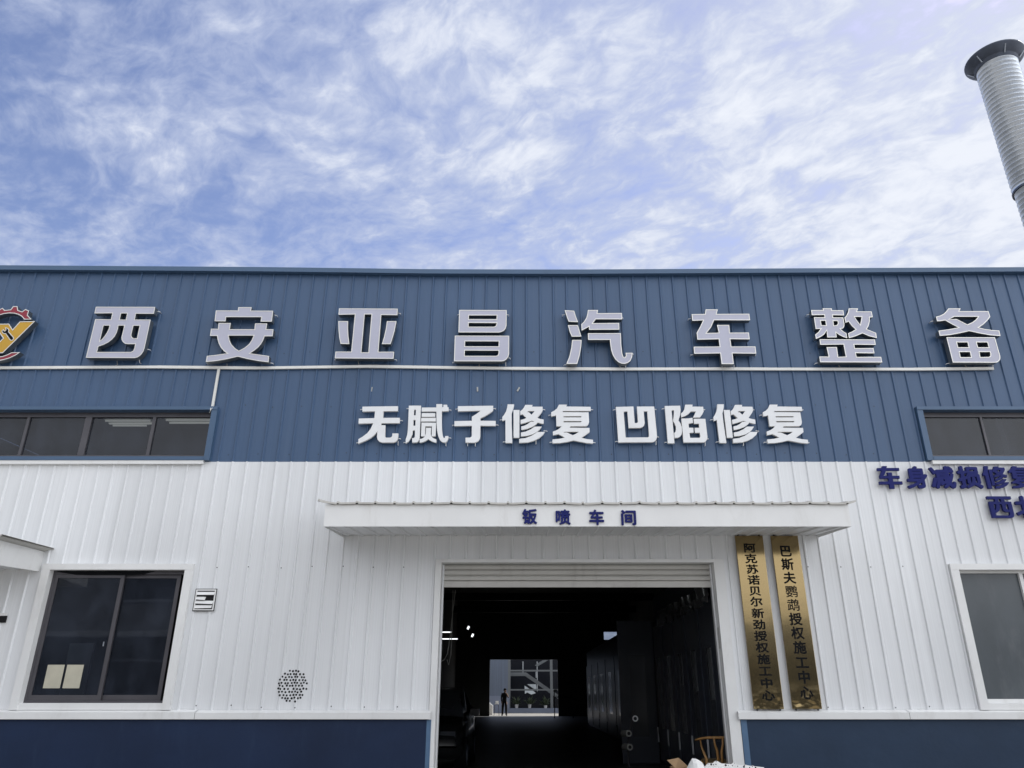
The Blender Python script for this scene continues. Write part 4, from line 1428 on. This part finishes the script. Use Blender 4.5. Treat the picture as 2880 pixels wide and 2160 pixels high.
for sx in (-1, 1):
    for yy in (-1.4, 1.35):
        m_ = MB()
        m_.tube([(-1.95 + sx * 0.70, 17.5 + yy, 0.33), (-1.95 + sx * 0.92, 17.5 + yy, 0.33)], 0.325, 18)
        wh = build('wheel', m_, M_BLACK, car)
        m_ = MB()
        m_.tube([(-1.95 + sx * 0.92, 17.5 + yy, 0.33), (-1.95 + sx * 0.932, 17.5 + yy, 0.33)], 0.2, 14)
        build('rim', m_, M_CAP, wh)
    m_ = MB()
    m_.obox((-1.95 + sx * 0.60, 15.42, 0.72), (0.28, 0.10, 0.12))
    build('headlight', m_, M_BGLASS, car)
    m_ = MB()
    m_.obox((-1.95 + sx * 1.02, 16.75, 1.08), (0.18, 0.10, 0.13))
    build('wing_mirror', m_, M_CARP, car)

# ------------------------------------------------------------------ masking-paper rack
mr = thing('masking_paper_rack', 'small wheeled rack holding white masking paper rolls inside the doorway', 'rack', (2.05, 15.0, 0.004))
m_ = MB()
YR = 15.0
c1, c2, c3 = W(1787, 2021, YR), W(1766, 2062, YR), W(1769, 2100, YR)
m_.tube([(c3[0], YR + .1, 0.1), (c2[0], YR + .1, 0.6), (c1[0], YR + .1, 1.15)], 0.02, 6)
m_.tube([(c3[0] - .3, YR, 0.09), (c3[0] + .3, YR, 0.09)], 0.018, 6)
m_.tube([(c3[0], YR - .25, 0.09), (c3[0], YR + .25, 0.09)], 0.018, 6)
build('frame', m_, M_BEAM, mr)
for x, z in (c2, c3):
    m_ = MB()
    m_.tube([(x, YR - 0.12, z), (x - 0.05, YR + 0.28, z - 0.02)], 0.055, 16)
    r_ = build('paper_roll', m_, mat('roll_paper', (0.30, 0.30, 0.28), 0.8), mr)
    m_ = MB()
    m_.tube([(x, YR - 0.124, z), (x, YR - 0.1195, z)], 0.03, 12)
    build('core', m_, M_HOLE, r_)
m_ = MB()
n_ = 20
m_.lathe([(0.032, 0), (0.052, 0), (0.052, 0.03), (0.032, 0.03), (0.032, 0)], (0, 0, 0), 20)
m_.v = [(c1[0] + x, YR + z, c1[1] + y) for x, y, z in m_.v]
build('tape_ring', m_, M_PEG, mr)
for sx, sy in ((-.3, 0), (.3, 0), (0, -.25), (0, .25)):
    m_ = MB()
    m_.tube([(c3[0] + sx - .012, YR + sy, .044), (c3[0] + sx + .012, YR + sy, .044)], .04, 10)
    build('wheel', m_, M_BLACK, mr)

# ------------------------------------------------------------------ wooden chair with a Y-shaped back
chx, chy, sc = W(2022, 2090, 12.3)[0], 12.3, 1.14
ch = thing('wooden_chair', 'light wooden armchair with curved top rail and Y-shaped back, inside the right of the doorway', 'chair', (chx, chy, 0.004))
rot = Matrix.Rotation(R(-14), 3, 'Z')


def cpt(x, y, z):
    v_ = rot @ Vector((x, y, 0)) * sc
    return (chx + v_.x, chy + v_.y, 0.004 + z * sc)


m_ = MB()
m_.smooth = True
rail = []
for k in range(15):
    a_ = math.pi * (1.0 + k / 14.0)
    rail.append(cpt(0.30 * math.cos(a_), 0.02 + 0.27 * math.sin(a_) + 0.05, 0.735 - 0.045 * abs(math.cos(a_)) ** 3))
m_.tube(rail, [0.013 + 0.006 * math.sin(math.pi * k / 14) for k in range(15)], 8)
build('top_rail', m_, M_WOOD, ch)
m_ = MB()
m_.smooth = True
for s_ in (-1, 1):
    m_.tube([cpt(s_ * 0.055, -0.215, 0.735), cpt(s_ * 0.05, -0.205, 0.66), cpt(s_ * 0.028, -0.20, 0.58), cpt(s_ * 0.024, -0.19, 0.43)], [0.014, 0.016, 0.020, 0.022], 8)
build('back_splat', m_, M_WOOD, ch)
for s_ in (-1, 1):
    m_ = MB()
    m_.smooth = True
    m_.tube([cpt(s_ * 0.235, -0.08, 0.715), cpt(s_ * 0.22, -0.12, 0.62), cpt(s_ * 0.17, -0.19, 0.48), cpt(s_ * 0.175, -0.20, 0.36), cpt(s_ * 0.20, -0.20, 0.0)], [0.014, 0.016, 0.021, 0.021, 0.014], 8)
    build('rear_leg', m_, M_WOOD, ch)
    m_ = MB()
    m_.smooth = True
    m_.tube([cpt(s_ * 0.235, 0.22, 0.45), cpt(s_ * 0.24, 0.23, 0.0)], [0.019, 0.014], 8)
    build('front_leg', m_, M_WOOD, ch)
m_ = MB()
m_.add([cpt(-.17, -.19, .42), cpt(.17, -.19, .42), cpt(.24, .23, .44), cpt(-.24, .23, .44), cpt(-.17, -.19, .455), cpt(.17, -.19, .455), cpt(.24, .23, .465), cpt(-.24, .23, .465)],
       [(0, 3, 2, 1), (4, 5, 6, 7), (0, 1, 5, 4), (1, 2, 6, 5), (2, 3, 7, 6), (3, 0, 4, 7)])
build('seat', m_, mat('paper_cord', (0.30, 0.22, 0.12), 0.8, var=0.15, vscale=(40, 8, 8)), ch)

# ------------------------------------------------------------------ bumper and box at the foot of the doorway
YBm = 10.1
bp_ = thing('car_bumper', 'white unpainted car bumper cover standing in front of the right door jamb', 'car bumper', (W(2040, 2160, YBm)[0], YBm, 0))
m_ = MB()
k7 = 2212 / 320
ol = [(630, 830), (660, 760), (720, 636), (785, 640), (850, 668), (920, 715), (965, 770), (990, 830)]
tp = [W(1840 + x / k7, 2040 + y / k7, YBm) for x, y in ol]
rows = []
for j, (f_, dy) in enumerate(((1.0, 0.0), (0.93, -0.05), (0.72, -0.10), (0.42, -0.11), (0.15, -0.07), (0.0, 0.0))):
    rows.append([(x + 0.04 * (1 - f_) * (x - tp[3][0]) * 4, YBm + dy - 0.02 * i if i < 3 else YBm + dy - 0.06 + 0.02 * (i - 3), 0.02 + (z - 0.02) * f_) for i, (x, z) in enumerate(tp)])
for ra, rb in zip(rows, rows[1:]):
    for i in range(len(ra) - 1):
        m_.quad(ra[i], rb[i], rb[i + 1], ra[i + 1])
build('wing', m_, M_WPLAST, bp_)
m_ = MB()
fl = [(985, 800), (1040, 735), (1140, 735), (1180, 695), (1205, 688), (1240, 700), (1300, 738), (1500, 755), (1530, 725), (1555, 718), (1585, 735), (1605, 765), (1730, 775), (1750, 762), (1790, 770), (1890, 792), (1915, 778), (1945, 795), (2100, 812), (2135, 815), (2140, 860), (985, 860)]
pl = oriented([W(1840 + x / k7, 2040 + y / k7, YBm + 0.03) for x, y in fl])
fill(m_, [pl], YBm + 0.028)
walls(m_, pl, YBm + 0.028, YBm + 0.034)
m_.fix = False
flg = build('mounting_flange', m_, M_WPLAST, bp_)
m_ = MB()
m_.fix = False
for x, y, r_ in ((1048, 752, 8), (1108, 758, 17), (1155, 765, 10), (1200, 760, 10), (1205, 703, 8), (1390, 775, 17), (1440, 783, 6), (1522, 783, 9), (1555, 737, 7), (1570, 790, 5), (1622, 795, 8), (1745, 805, 17), (1756, 778, 8), (1855, 822, 10), (1912, 795, 8), (1970, 822, 14)):
    px_, pz_ = W(1840 + x / k7, 2040 + y / k7, YBm + 0.026)
    m_.disc(px_, pz_, YBm + 0.026, r_ / k7 * YBm / F, 10)
build('bolt_holes', m_, M_HOLE, flg)
xa, xb = W(1980, 2150, YBm)[0], W(2152, 2150, YBm)[0]
m_ = MB()
m_.smooth = True
zt = W(2060, 2156, YBm)[1]
prf = [(0.02, 0.0), (-0.06, -0.01), (-0.13, -0.08), (-0.15, -0.2), (-0.11, -0.32), (-0.02, -0.42), (0.0, -zt + 0.02)]
for (ya, za), (yb, zb_) in zip(prf, prf[1:]):
    for k in range(8):
        x0_, x1_ = xa + (xb - xa) * k / 8, xa + (xb - xa) * (k + 1) / 8
        t0, t1 = (k / 8) * 0.035, ((k + 1) / 8) * 0.035
        m_.quad((x0_, YBm + ya, zt + za - t0), (x0_, YBm + yb, zt + zb_ - t0 * (zb_ > -zt + .1)), (x1_, YBm + yb, zt + zb_ - t1 * (zb_ > -zt + .1)), (x1_, YBm + ya, zt + za - t1))
build('skin', m_, M_WPLAST, bp_)

YC = 10.75
q0 = W(1840 + 250 / k7, 2040 + 675 / k7, YC - 0.12)
q1 = W(1840 + 475 / k7, 2040 + 632 / k7, YC + 0.10)
q2 = W(1840 + 650 / k7, 2040 + 790 / k7, YC + 0.38)
q3 = W(1840 + 410 / k7, 2040 + 830 / k7, YC + 0.02)
cxa, cxb = q3[0], q2[0] + 0.10
ztop = min(q2[1], q3[1]) - 0.005
bx_ = thing('cardboard_box', 'open brown cardboard box with a raised flap in the doorway, left of the white bumper', 'box', ((cxa + cxb) / 2, YC + 0.2, 0))
m_ = MB()
for aa in ((cxa, cxb, YC, YC + 0.008), (cxa, cxb, YC + 0.4, YC + 0.408), (cxa, cxa + 0.008, YC + 0.008, YC + 0.4), (cxb - 0.008, cxb, YC + 0.008, YC + 0.4)):
    m_.box(*aa, 0.006, ztop)
m_.box(cxa, cxb, YC, YC + 0.408, 0.004, 0.012)
build('carton', m_, M_CARD, bx_)
m_ = MB()
fl = [(q0[0], YC - 0.12, q0[1]), (q1[0], YC + 0.1, q1[1]), (q2[0], YC + 0.38, q2[1]), (q3[0], YC + 0.02, q3[1])]
z_up = 0.004
m_.add(fl + [(x + 0.004, y, z - 0.006) for x, y, z in fl], [(0, 1, 2, 3), (7, 6, 5, 4), (0, 4, 5, 1), (1, 5, 6, 2), (2, 6, 7, 3), (3, 7, 4, 0)])
build('flap', m_, M_CARD, bx_)

# ------------------------------------------------------------------ behind the back doorway
YF = 63.0


def B(px, py, Y=YF):
    return W(1360 + px / K1, 1840 + py / K1, Y)


bb = thing('back_building', 'low grey-blue building with a glazed front seen through the back doorway', 'building', (0, YF + 3, 0))
M_BB = mat('grey_blue_sheet', (0.13, 0.16, 0.22), 0.6, var=0.12, vscale=(7, 1, 0.3))
M_BBL = mat('pale_blue_base', (0.20, 0.23, 0.31), 0.7, var=0.08, vscale=(1, 1, 1))
M_BBF = mat('grey_steel_member', (0.16, 0.175, 0.19), 0.5)
M_BBG = mat('dark_interior_glass', (0.015, 0.017, 0.024), 0.15)
xs0 = B(680, 0)[0]
zbase = B(0, 1080)[1]
m_ = MB()
m_.box(-12, xs0, YF, YF + 6, zbase, 5.0)
build('wall', m_, M_BB, bb)
m_ = MB()
m_.box(-12, xs0, YF - 0.08, YF + 6, 0, zbase)
build('base_wall', m_, M_BBL, bb)
m_ = MB()
m_.box(xs0, 12, YF + 1.4, YF + 6, 0, 5.0)
build('glazing', m_, M_BBG, bb)
m_ = MB()
m_.box(xs0, 12, YF - 0.1, YF + 0.25, B(0, 1525)[1] * 0, B(0, 1400)[1])
build('planter_ledge', m_, M_BBL, bb)
m_ = MB()
m_.box(xs0, 12, YF, YF + 0.12, B(0, 445)[1], B(0, 405)[1])
m_.box(xs0, 12, YF, YF + 0.12, B(0, 940)[1], B(0, 905)[1])
for pxx in (1750, 668, 2300, 2900):
    x = B(pxx, 0)[0]
    m_.box(x - 0.1, x + 0.1, YF - 0.002, YF + 0.13, 0, 5.0)
build('frame', m_, M_BBF, bb)
m_ = MB()
st_ = [B(690, 470, YF + .6), B(1100, 470, YF + .6), B(1990, 1090, YF + .6), B(1990, 1200, YF + .6), B(1080, 565, YF + .6), B(690, 565, YF + .6)]
st_ = oriented(st_)
fill(m_, [st_], YF + .6)
walls(m_, st_, YF + .6, YF + .72)
st2 = oriented([B(1390, 320, YF + .6), B(1330, 285, YF + .6), B(1540, 150, YF + .6), B(1680, 150, YF + .6)])
fill(m_, [st2], YF + .6)
walls(m_, st2, YF + .6, YF + .72)
m_.fix = False
build('staircase', m_, M_BBF, bb)
m_ = MB()
m_.fix = False
for pts_ in ([(1065, 815), (1195, 900), (1065, 900)], [(1130, 778), (1360, 778), (1375, 900), (1310, 900)], [(1070, 945), (1280, 945), (1330, 985), (1350, 1010), (1240, 1045), (1130, 990), (1075, 1030)]):
    lp = oriented([B(x, y, YF + 1.3) for x, y in pts_])
    fill(m_, [lp], YF + 1.3)
    walls(m_, lp, YF + 1.3, YF + 1.39)
build('gap_glow_panel', m_, mat('gap_glow', (0.4, 0.42, 0.45), 0.6, emit=(0.55, 0.62, 0.68), estr=0.13), bb)  # solid panels whose glow stands in for daylight through gaps
m_ = MB()
for x, ya, yb in ((1022, 185, 470), (1388, 190, 960), (1362, 450, 610), (1728, 190, 890)):
    p0, p1 = B(x, ya, YF + 1.25), B(x, yb, YF + 1.25)
    m_.box(p0[0] - 0.02, p0[0] + 0.02, YF + 1.24, YF + 1.27, p1[1], p0[1])
build('slit_glow_bar', m_, mat('slit_glow', (0.4, 0.42, 0.45), 0.6, emit=(0.6, 0.66, 0.72), estr=0.15), bb)  # glowing bars put in place of daylight between members
for k in range(14):
    x = B(1150 + k * 18, 0, YF + 1.22)[0]
    if k % 2 == 0:
        m_ = MB()
        m_.box(x - 0.008, x + 0.008, YF + 1.21, YF + 1.23, B(0, 910)[1], B(0, 775)[1])
        build('baluster', m_, M_BEAM, bb)

M_LEAF = mat('dark_leaf', (0.045, 0.065, 0.035), 0.6, var=0.3, vscale=(8, 8, 8))
M_POT = mat('white_pot', (0.55, 0.56, 0.58), 0.5)
for i, (pxx, wpx, py0, py1, lab) in enumerate(((858, 95, 1300, 1400, 'leftmost'), (1195, 85, 1300, 1400, 'middle'), (1605, 85, 1325, 1400, 'rightmost'))):
    (xa, z0_), (xb, z1_) = B(pxx - wpx / 2, py1, YF + .1), B(pxx + wpx / 2, py0, YF + .1)
    xc, rr = (xa + xb) / 2, (xb - xa) / 2
    zl = B(0, 1400)[1]
    pp = thing('potted_plant', 'leafy plant in a white pot on the ledge behind the hall, %s of three' % lab, 'potted plant', (xc, YF + .1, zl), 'potted plants on the ledge')
    m_ = MB()
    m_.lathe([(0.01, 0.0), (rr * .8, 0.0), (rr, z1_ - z0_), (rr * .9, z1_ - z0_), (rr * .85, (z1_ - z0_) * .85), (0.01, (z1_ - z0_) * .85)], (xc, YF + .1, zl), 16)
    build('pot', m_, M_POT, pp)
    m_ = MB()
    m_.fix = m_.weld = False
    for k in range(46):
        a_, e_ = random.uniform(0, 6.28), random.uniform(0.3, 1.4)
        ln = random.uniform(0.35, 0.95)
        b0 = Vector((xc, YF + .1, zl + (z1_ - z0_) * .85))
        d_ = Vector((math.cos(a_) * math.cos(e_), math.sin(a_) * math.cos(e_), math.sin(e_)))
        s_ = d_.cross(Vector((0, 0, 1))).normalized() * 0.05
        p1, p2 = b0 + d_ * ln * .6, b0 + d_ * ln + Vector((0, 0, -0.12 * ln))
        m_.quad(b0, p1 - s_, p2, p1 + s_)
    build('foliage', m_, M_LEAF, pp)
# white cabinet, lid-topped bin, bar stool
xa, zb_ = B(95, 1555, 58)
xb, zt_ = B(243, 1320, 58)
wc = thing('white_cabinet', 'small white cabinet at the left edge of the back doorway', 'cabinet', ((xa + xb) / 2, 58, 0))
m_ = MB()
m_.box(xa, xb, 57.8, 58.3, 0.0, zt_)
build('body', m_, M_WPLAST, wc)
m_ = MB()
m_.box(xa + .05, xb - .05, 57.785, 57.7985, zt_ * .15, zt_ * .85)
build('door', m_, M_WPLAST, wc)
m_ = MB()
tp_ = B(0, 1255, 58)[1]
m_.add([(xa + .05, 57.85, zt_ + .03), (xb - .1, 57.85, zt_ + .03), (xb - .1, 58.2, zt_ + .03), (xa + .05, 58.2, zt_ + .03), (xa + .05, 57.9, tp_), (xb - .22, 57.9, tp_), (xb - .22, 58.15, tp_), (xa + .05, 58.15, tp_)],
       [(0, 1, 5, 4), (1, 2, 6, 5), (2, 3, 7, 6), (3, 0, 4, 7), (4, 5, 6, 7), (0, 3, 2, 1)])
m_.box(xa + .02, xb - .05, 57.82, 58.25, zt_, zt_ + .03)
build('sloping_lid', m_, M_WPLAST, wc)
xa, zs_ = B(290, 1300, 56)
xb, _ = B(390, 1300, 56)
bs = thing('bar_stool', 'bar stool with white seat beside the standing person', 'stool', ((xa + xb) / 2, 56, 0))
m_ = MB()
m_.box(xa, xb, 55.8, 56.15, zs_, zs_ + 0.05)
m_.box(xa + .05, xb, 56.12, 56.15, zs_ + .05, zs_ + .22)
build('seat', m_, M_WPLAST, bs)
for sx in (0.02, 0.98):
    for yy in (55.83, 56.12):
        m_ = MB()
        x_ = xa + (xb - xa) * sx
        m_.tube([(x_, yy, zs_), (x_ + (sx - .5) * .1, yy, 0)], 0.015, 6)
        build('leg', m_, M_BEAM, bs)


# ------------------------------------------------------------------ the person in the back doorway
def person(cx, cy, label):
    root = thing('person', label, 'person', (cx, cy, 0.0))
    me = bpy.data.meshes.new('skin')
    J = {'pel': (0, 0, .92), 'wst': (0, .01, 1.06), 'chs': (0.01, .02, 1.26), 'nck': (0.015, .02, 1.42), 'hd0': (0.03, .0, 1.50), 'hd1': (0.035, -.01, 1.58), 'hd2': (0.03, -.01, 1.66),
         'hl': (-.09, 0, .88), 'kl': (-.12, -.02, .48), 'al': (-.14, .02, .09), 'tl': (-.17, -.10, .035), 'hr': (.09, 0, .88), 'kr': (.12, -.03, .48), 'ar': (.12, .02, .09), 'tr': (.16, -.10, .035),
         'sl': (-.17, .02, 1.36), 'el': (-.22, .06, 1.09), 'wl': (-.19, -.02, .86), 'fl': (-.18, -.05, .77), 'sr': (.18, .02, 1.36), 'er': (.27, -.05, 1.13), 'wr': (.16, -.16, 1.36), 'fr': (.11, -.17, 1.45)}
    E_ = [('pel', 'wst'), ('wst', 'chs'), ('chs', 'nck'), ('nck', 'hd0'), ('hd0', 'hd1'), ('hd1', 'hd2'), ('pel', 'hl'), ('hl', 'kl'), ('kl', 'al'), ('al', 'tl'), ('pel', 'hr'), ('hr', 'kr'), ('kr', 'ar'), ('ar', 'tr'),
          ('chs', 'sl'), ('sl', 'el'), ('el', 'wl'), ('wl', 'fl'), ('chs', 'sr'), ('sr', 'er'), ('er', 'wr'), ('wr', 'fr')]
    RD = {'pel': .135, 'wst': .13, 'chs': .15, 'nck': .055, 'hd0': .075, 'hd1': .092, 'hd2': .075, 'hl': .09, 'kl': .075, 'al': .055, 'tl': .04, 'hr': .09, 'kr': .075, 'ar': .055, 'tr': .04,
          'sl': .065, 'el': .045, 'wl': .032, 'fl': .035, 'sr': .065, 'er': .045, 'wr': .032, 'fr': .035}
    ks = list(J)
    me.from_pydata([J[k] for k in ks], [(ks.index(a_), ks.index(b_)) for a_, b_ in E_], [])
    ob = bpy.data.objects.new('skin', me)
    COL.objects.link(ob)
    md = ob.modifiers.new('skin', 'SKIN')
    for i, k in enumerate(ks):
        f_ = 1.0 if k.startswith('hd') or k == 'nck' else 1.18
        me.skin_vertices[0].data[i].radius = (RD[k] * f_, RD[k] * f_ * (0.75 if k in ('pel', 'wst', 'chs') else 1))
        me.skin_vertices[0].data[i].use_root = k == 'pel'
    sub = ob.modifiers.new('sub', 'SUBSURF')
    sub.levels = sub.render_levels = 2
    bpy.context.view_layer.update()
    m2_ = bpy.data.meshes.new_from_object(ob.evaluated_get(bpy.context.evaluated_depsgraph_get()))
    bpy.data.objects.remove(ob)
    for mm in (mat('skin_tone', (0.32, 0.20, 0.14), 0.6), mat('dark_shirt', (0.018, 0.018, 0.022), 0.9), mat('dark_trousers', (0.012, 0.012, 0.016), 0.9)):
        m2_.materials.append(mm)
    for p in m2_.polygons:
        c = p.center
        p.use_smooth = True
        if c.z > 1.44 or (abs(c.x) > .15 and c.z < .9 and c.z > .7) or (c.x > .09 and c.y < -.09 and c.z > 1.16):
            p.material_index = 0
        elif c.z > .93:
            p.material_index = 1
        else:
            p.material_index = 2
    bo = bpy.data.objects.new('body', m2_)
    put(bo, root)
    hm = MB()
    hm.smooth = True
    hm.lathe([(0.001, .115), (.05, .108), (.088, .07), (.102, .02), (.10, -.02), (.085, -.05)], (cx + .03, cy + .015, 1.625), 14)
    build('hair', hm, M_BLACK, root)
    return root


pxp = B(540, 1595, YB + .5)[0]
person(pxp, YB + 0.5, 'person in dark clothes standing in the back doorway with one hand raised to the face')

# thin dark stand near the right of the back doorway
sx_, _ = B(1838, 1300, 50)
sd = thing('thin_stand', 'thin dark stand with a crossbar in front of the back doorway at its right', 'stand', (sx_, 50, 0.004))
m_ = MB()
m_.tube([(sx_, 50, 0.004), (sx_, 50, B(0, 930, 50)[1])], 0.03, 6)
m_.tube([(sx_, 50, B(0, 1110, 50)[1]), (B(2300, 0, 50)[0], 50, B(0, 1110, 50)[1])], 0.03, 6)
m_.tube([(B(2290, 0, 50)[0], 50, B(0, 1110, 50)[1]), (B(2290, 0, 50)[0], 50, 0.004)], 0.03, 6)
m_.obox((sx_ + .08, 50, B(0, 935, 50)[1]), (.2, .1, .1))
build('rack_frame', m_, M_BEAM, sd)

# ------------------------------------------------------------------ the building across the yard (mirrored in the glass and brass)
ob_ = thing('opposite_warehouse', 'blue and white workshop across the yard, mirrored in the windows and brass plaques', 'building', (0, -22, 0))
m_ = MB()
m_.box(2, 40, -36, -22, 0, 5.2)
build('wall', m_, mat('opposite_blue', (0.07, 0.095, 0.14), 0.6, var=0.1, vscale=(3, 1, .3)), ob_)
m_ = MB()
m_.box(1.8, 40.3, -36.3, -21.7, 5.2, 5.4)
build('roof', m_, M_BTRIM, ob_)
for k in range(1, 6):
    m_ = MB()
    m_.box(k * 6 - 1.4, k * 6 + 1.4, -22.002, -21.93, 1.6, 3.2)
    wn_ = build('window', m_, M_TRIM, ob_)
    m_ = MB()
    m_.box(k * 6 - 1.3, k * 6 + 1.3, -21.93, -21.91, 1.7, 3.1)
    build('pane', m_, M_BBG, wn_)
m_ = MB()
m_.box(4, 26, -22, -20.6, 3.5, 3.62)
build('canopy', m_, M_SHUT, ob_)

ob2 = thing('opposite_factory', 'taller pale factory across the yard, mirrored in the lower left window', 'building', (-25, -22, 0))
m_ = MB()
m_.box(-60, 1.5, -40, -22, 0, 9.5)
build('wall', m_, mat('opposite_pale', (0.12, 0.13, 0.15), 0.6, var=0.1, vscale=(3, 1, .3)), ob2)
for k in range(7):
    for z0_ in (1.2, 6.2):
        m_ = MB()
        m_.box(-55 + k * 8, -51 + k * 8, -22.0, -21.93, z0_, z0_ + 2.0)
        wn_ = build('window', m_, M_GALVD, ob2)
        m_ = MB()
        m_.box(-54.85 + k * 8, -51.15 + k * 8, -21.93, -21.91, z0_ + .15, z0_ + 1.85)
        build('pane', m_, M_BBG, wn_)
m_ = MB()
m_.add([(-40, -22, 4.6), (-8, -22, 4.6), (-8, -19.5, 4.2), (-40, -19.5, 4.2), (-40, -22, 4.7), (-8, -22, 4.7), (-8, -19.5, 4.3), (-40, -19.5, 4.3)], [(0, 1, 2, 3), (7, 6, 5, 4), (3, 2, 6, 7), (0, 3, 7, 4), (1, 5, 6, 2)])
build('canopy', m_, M_GALVD, ob2)
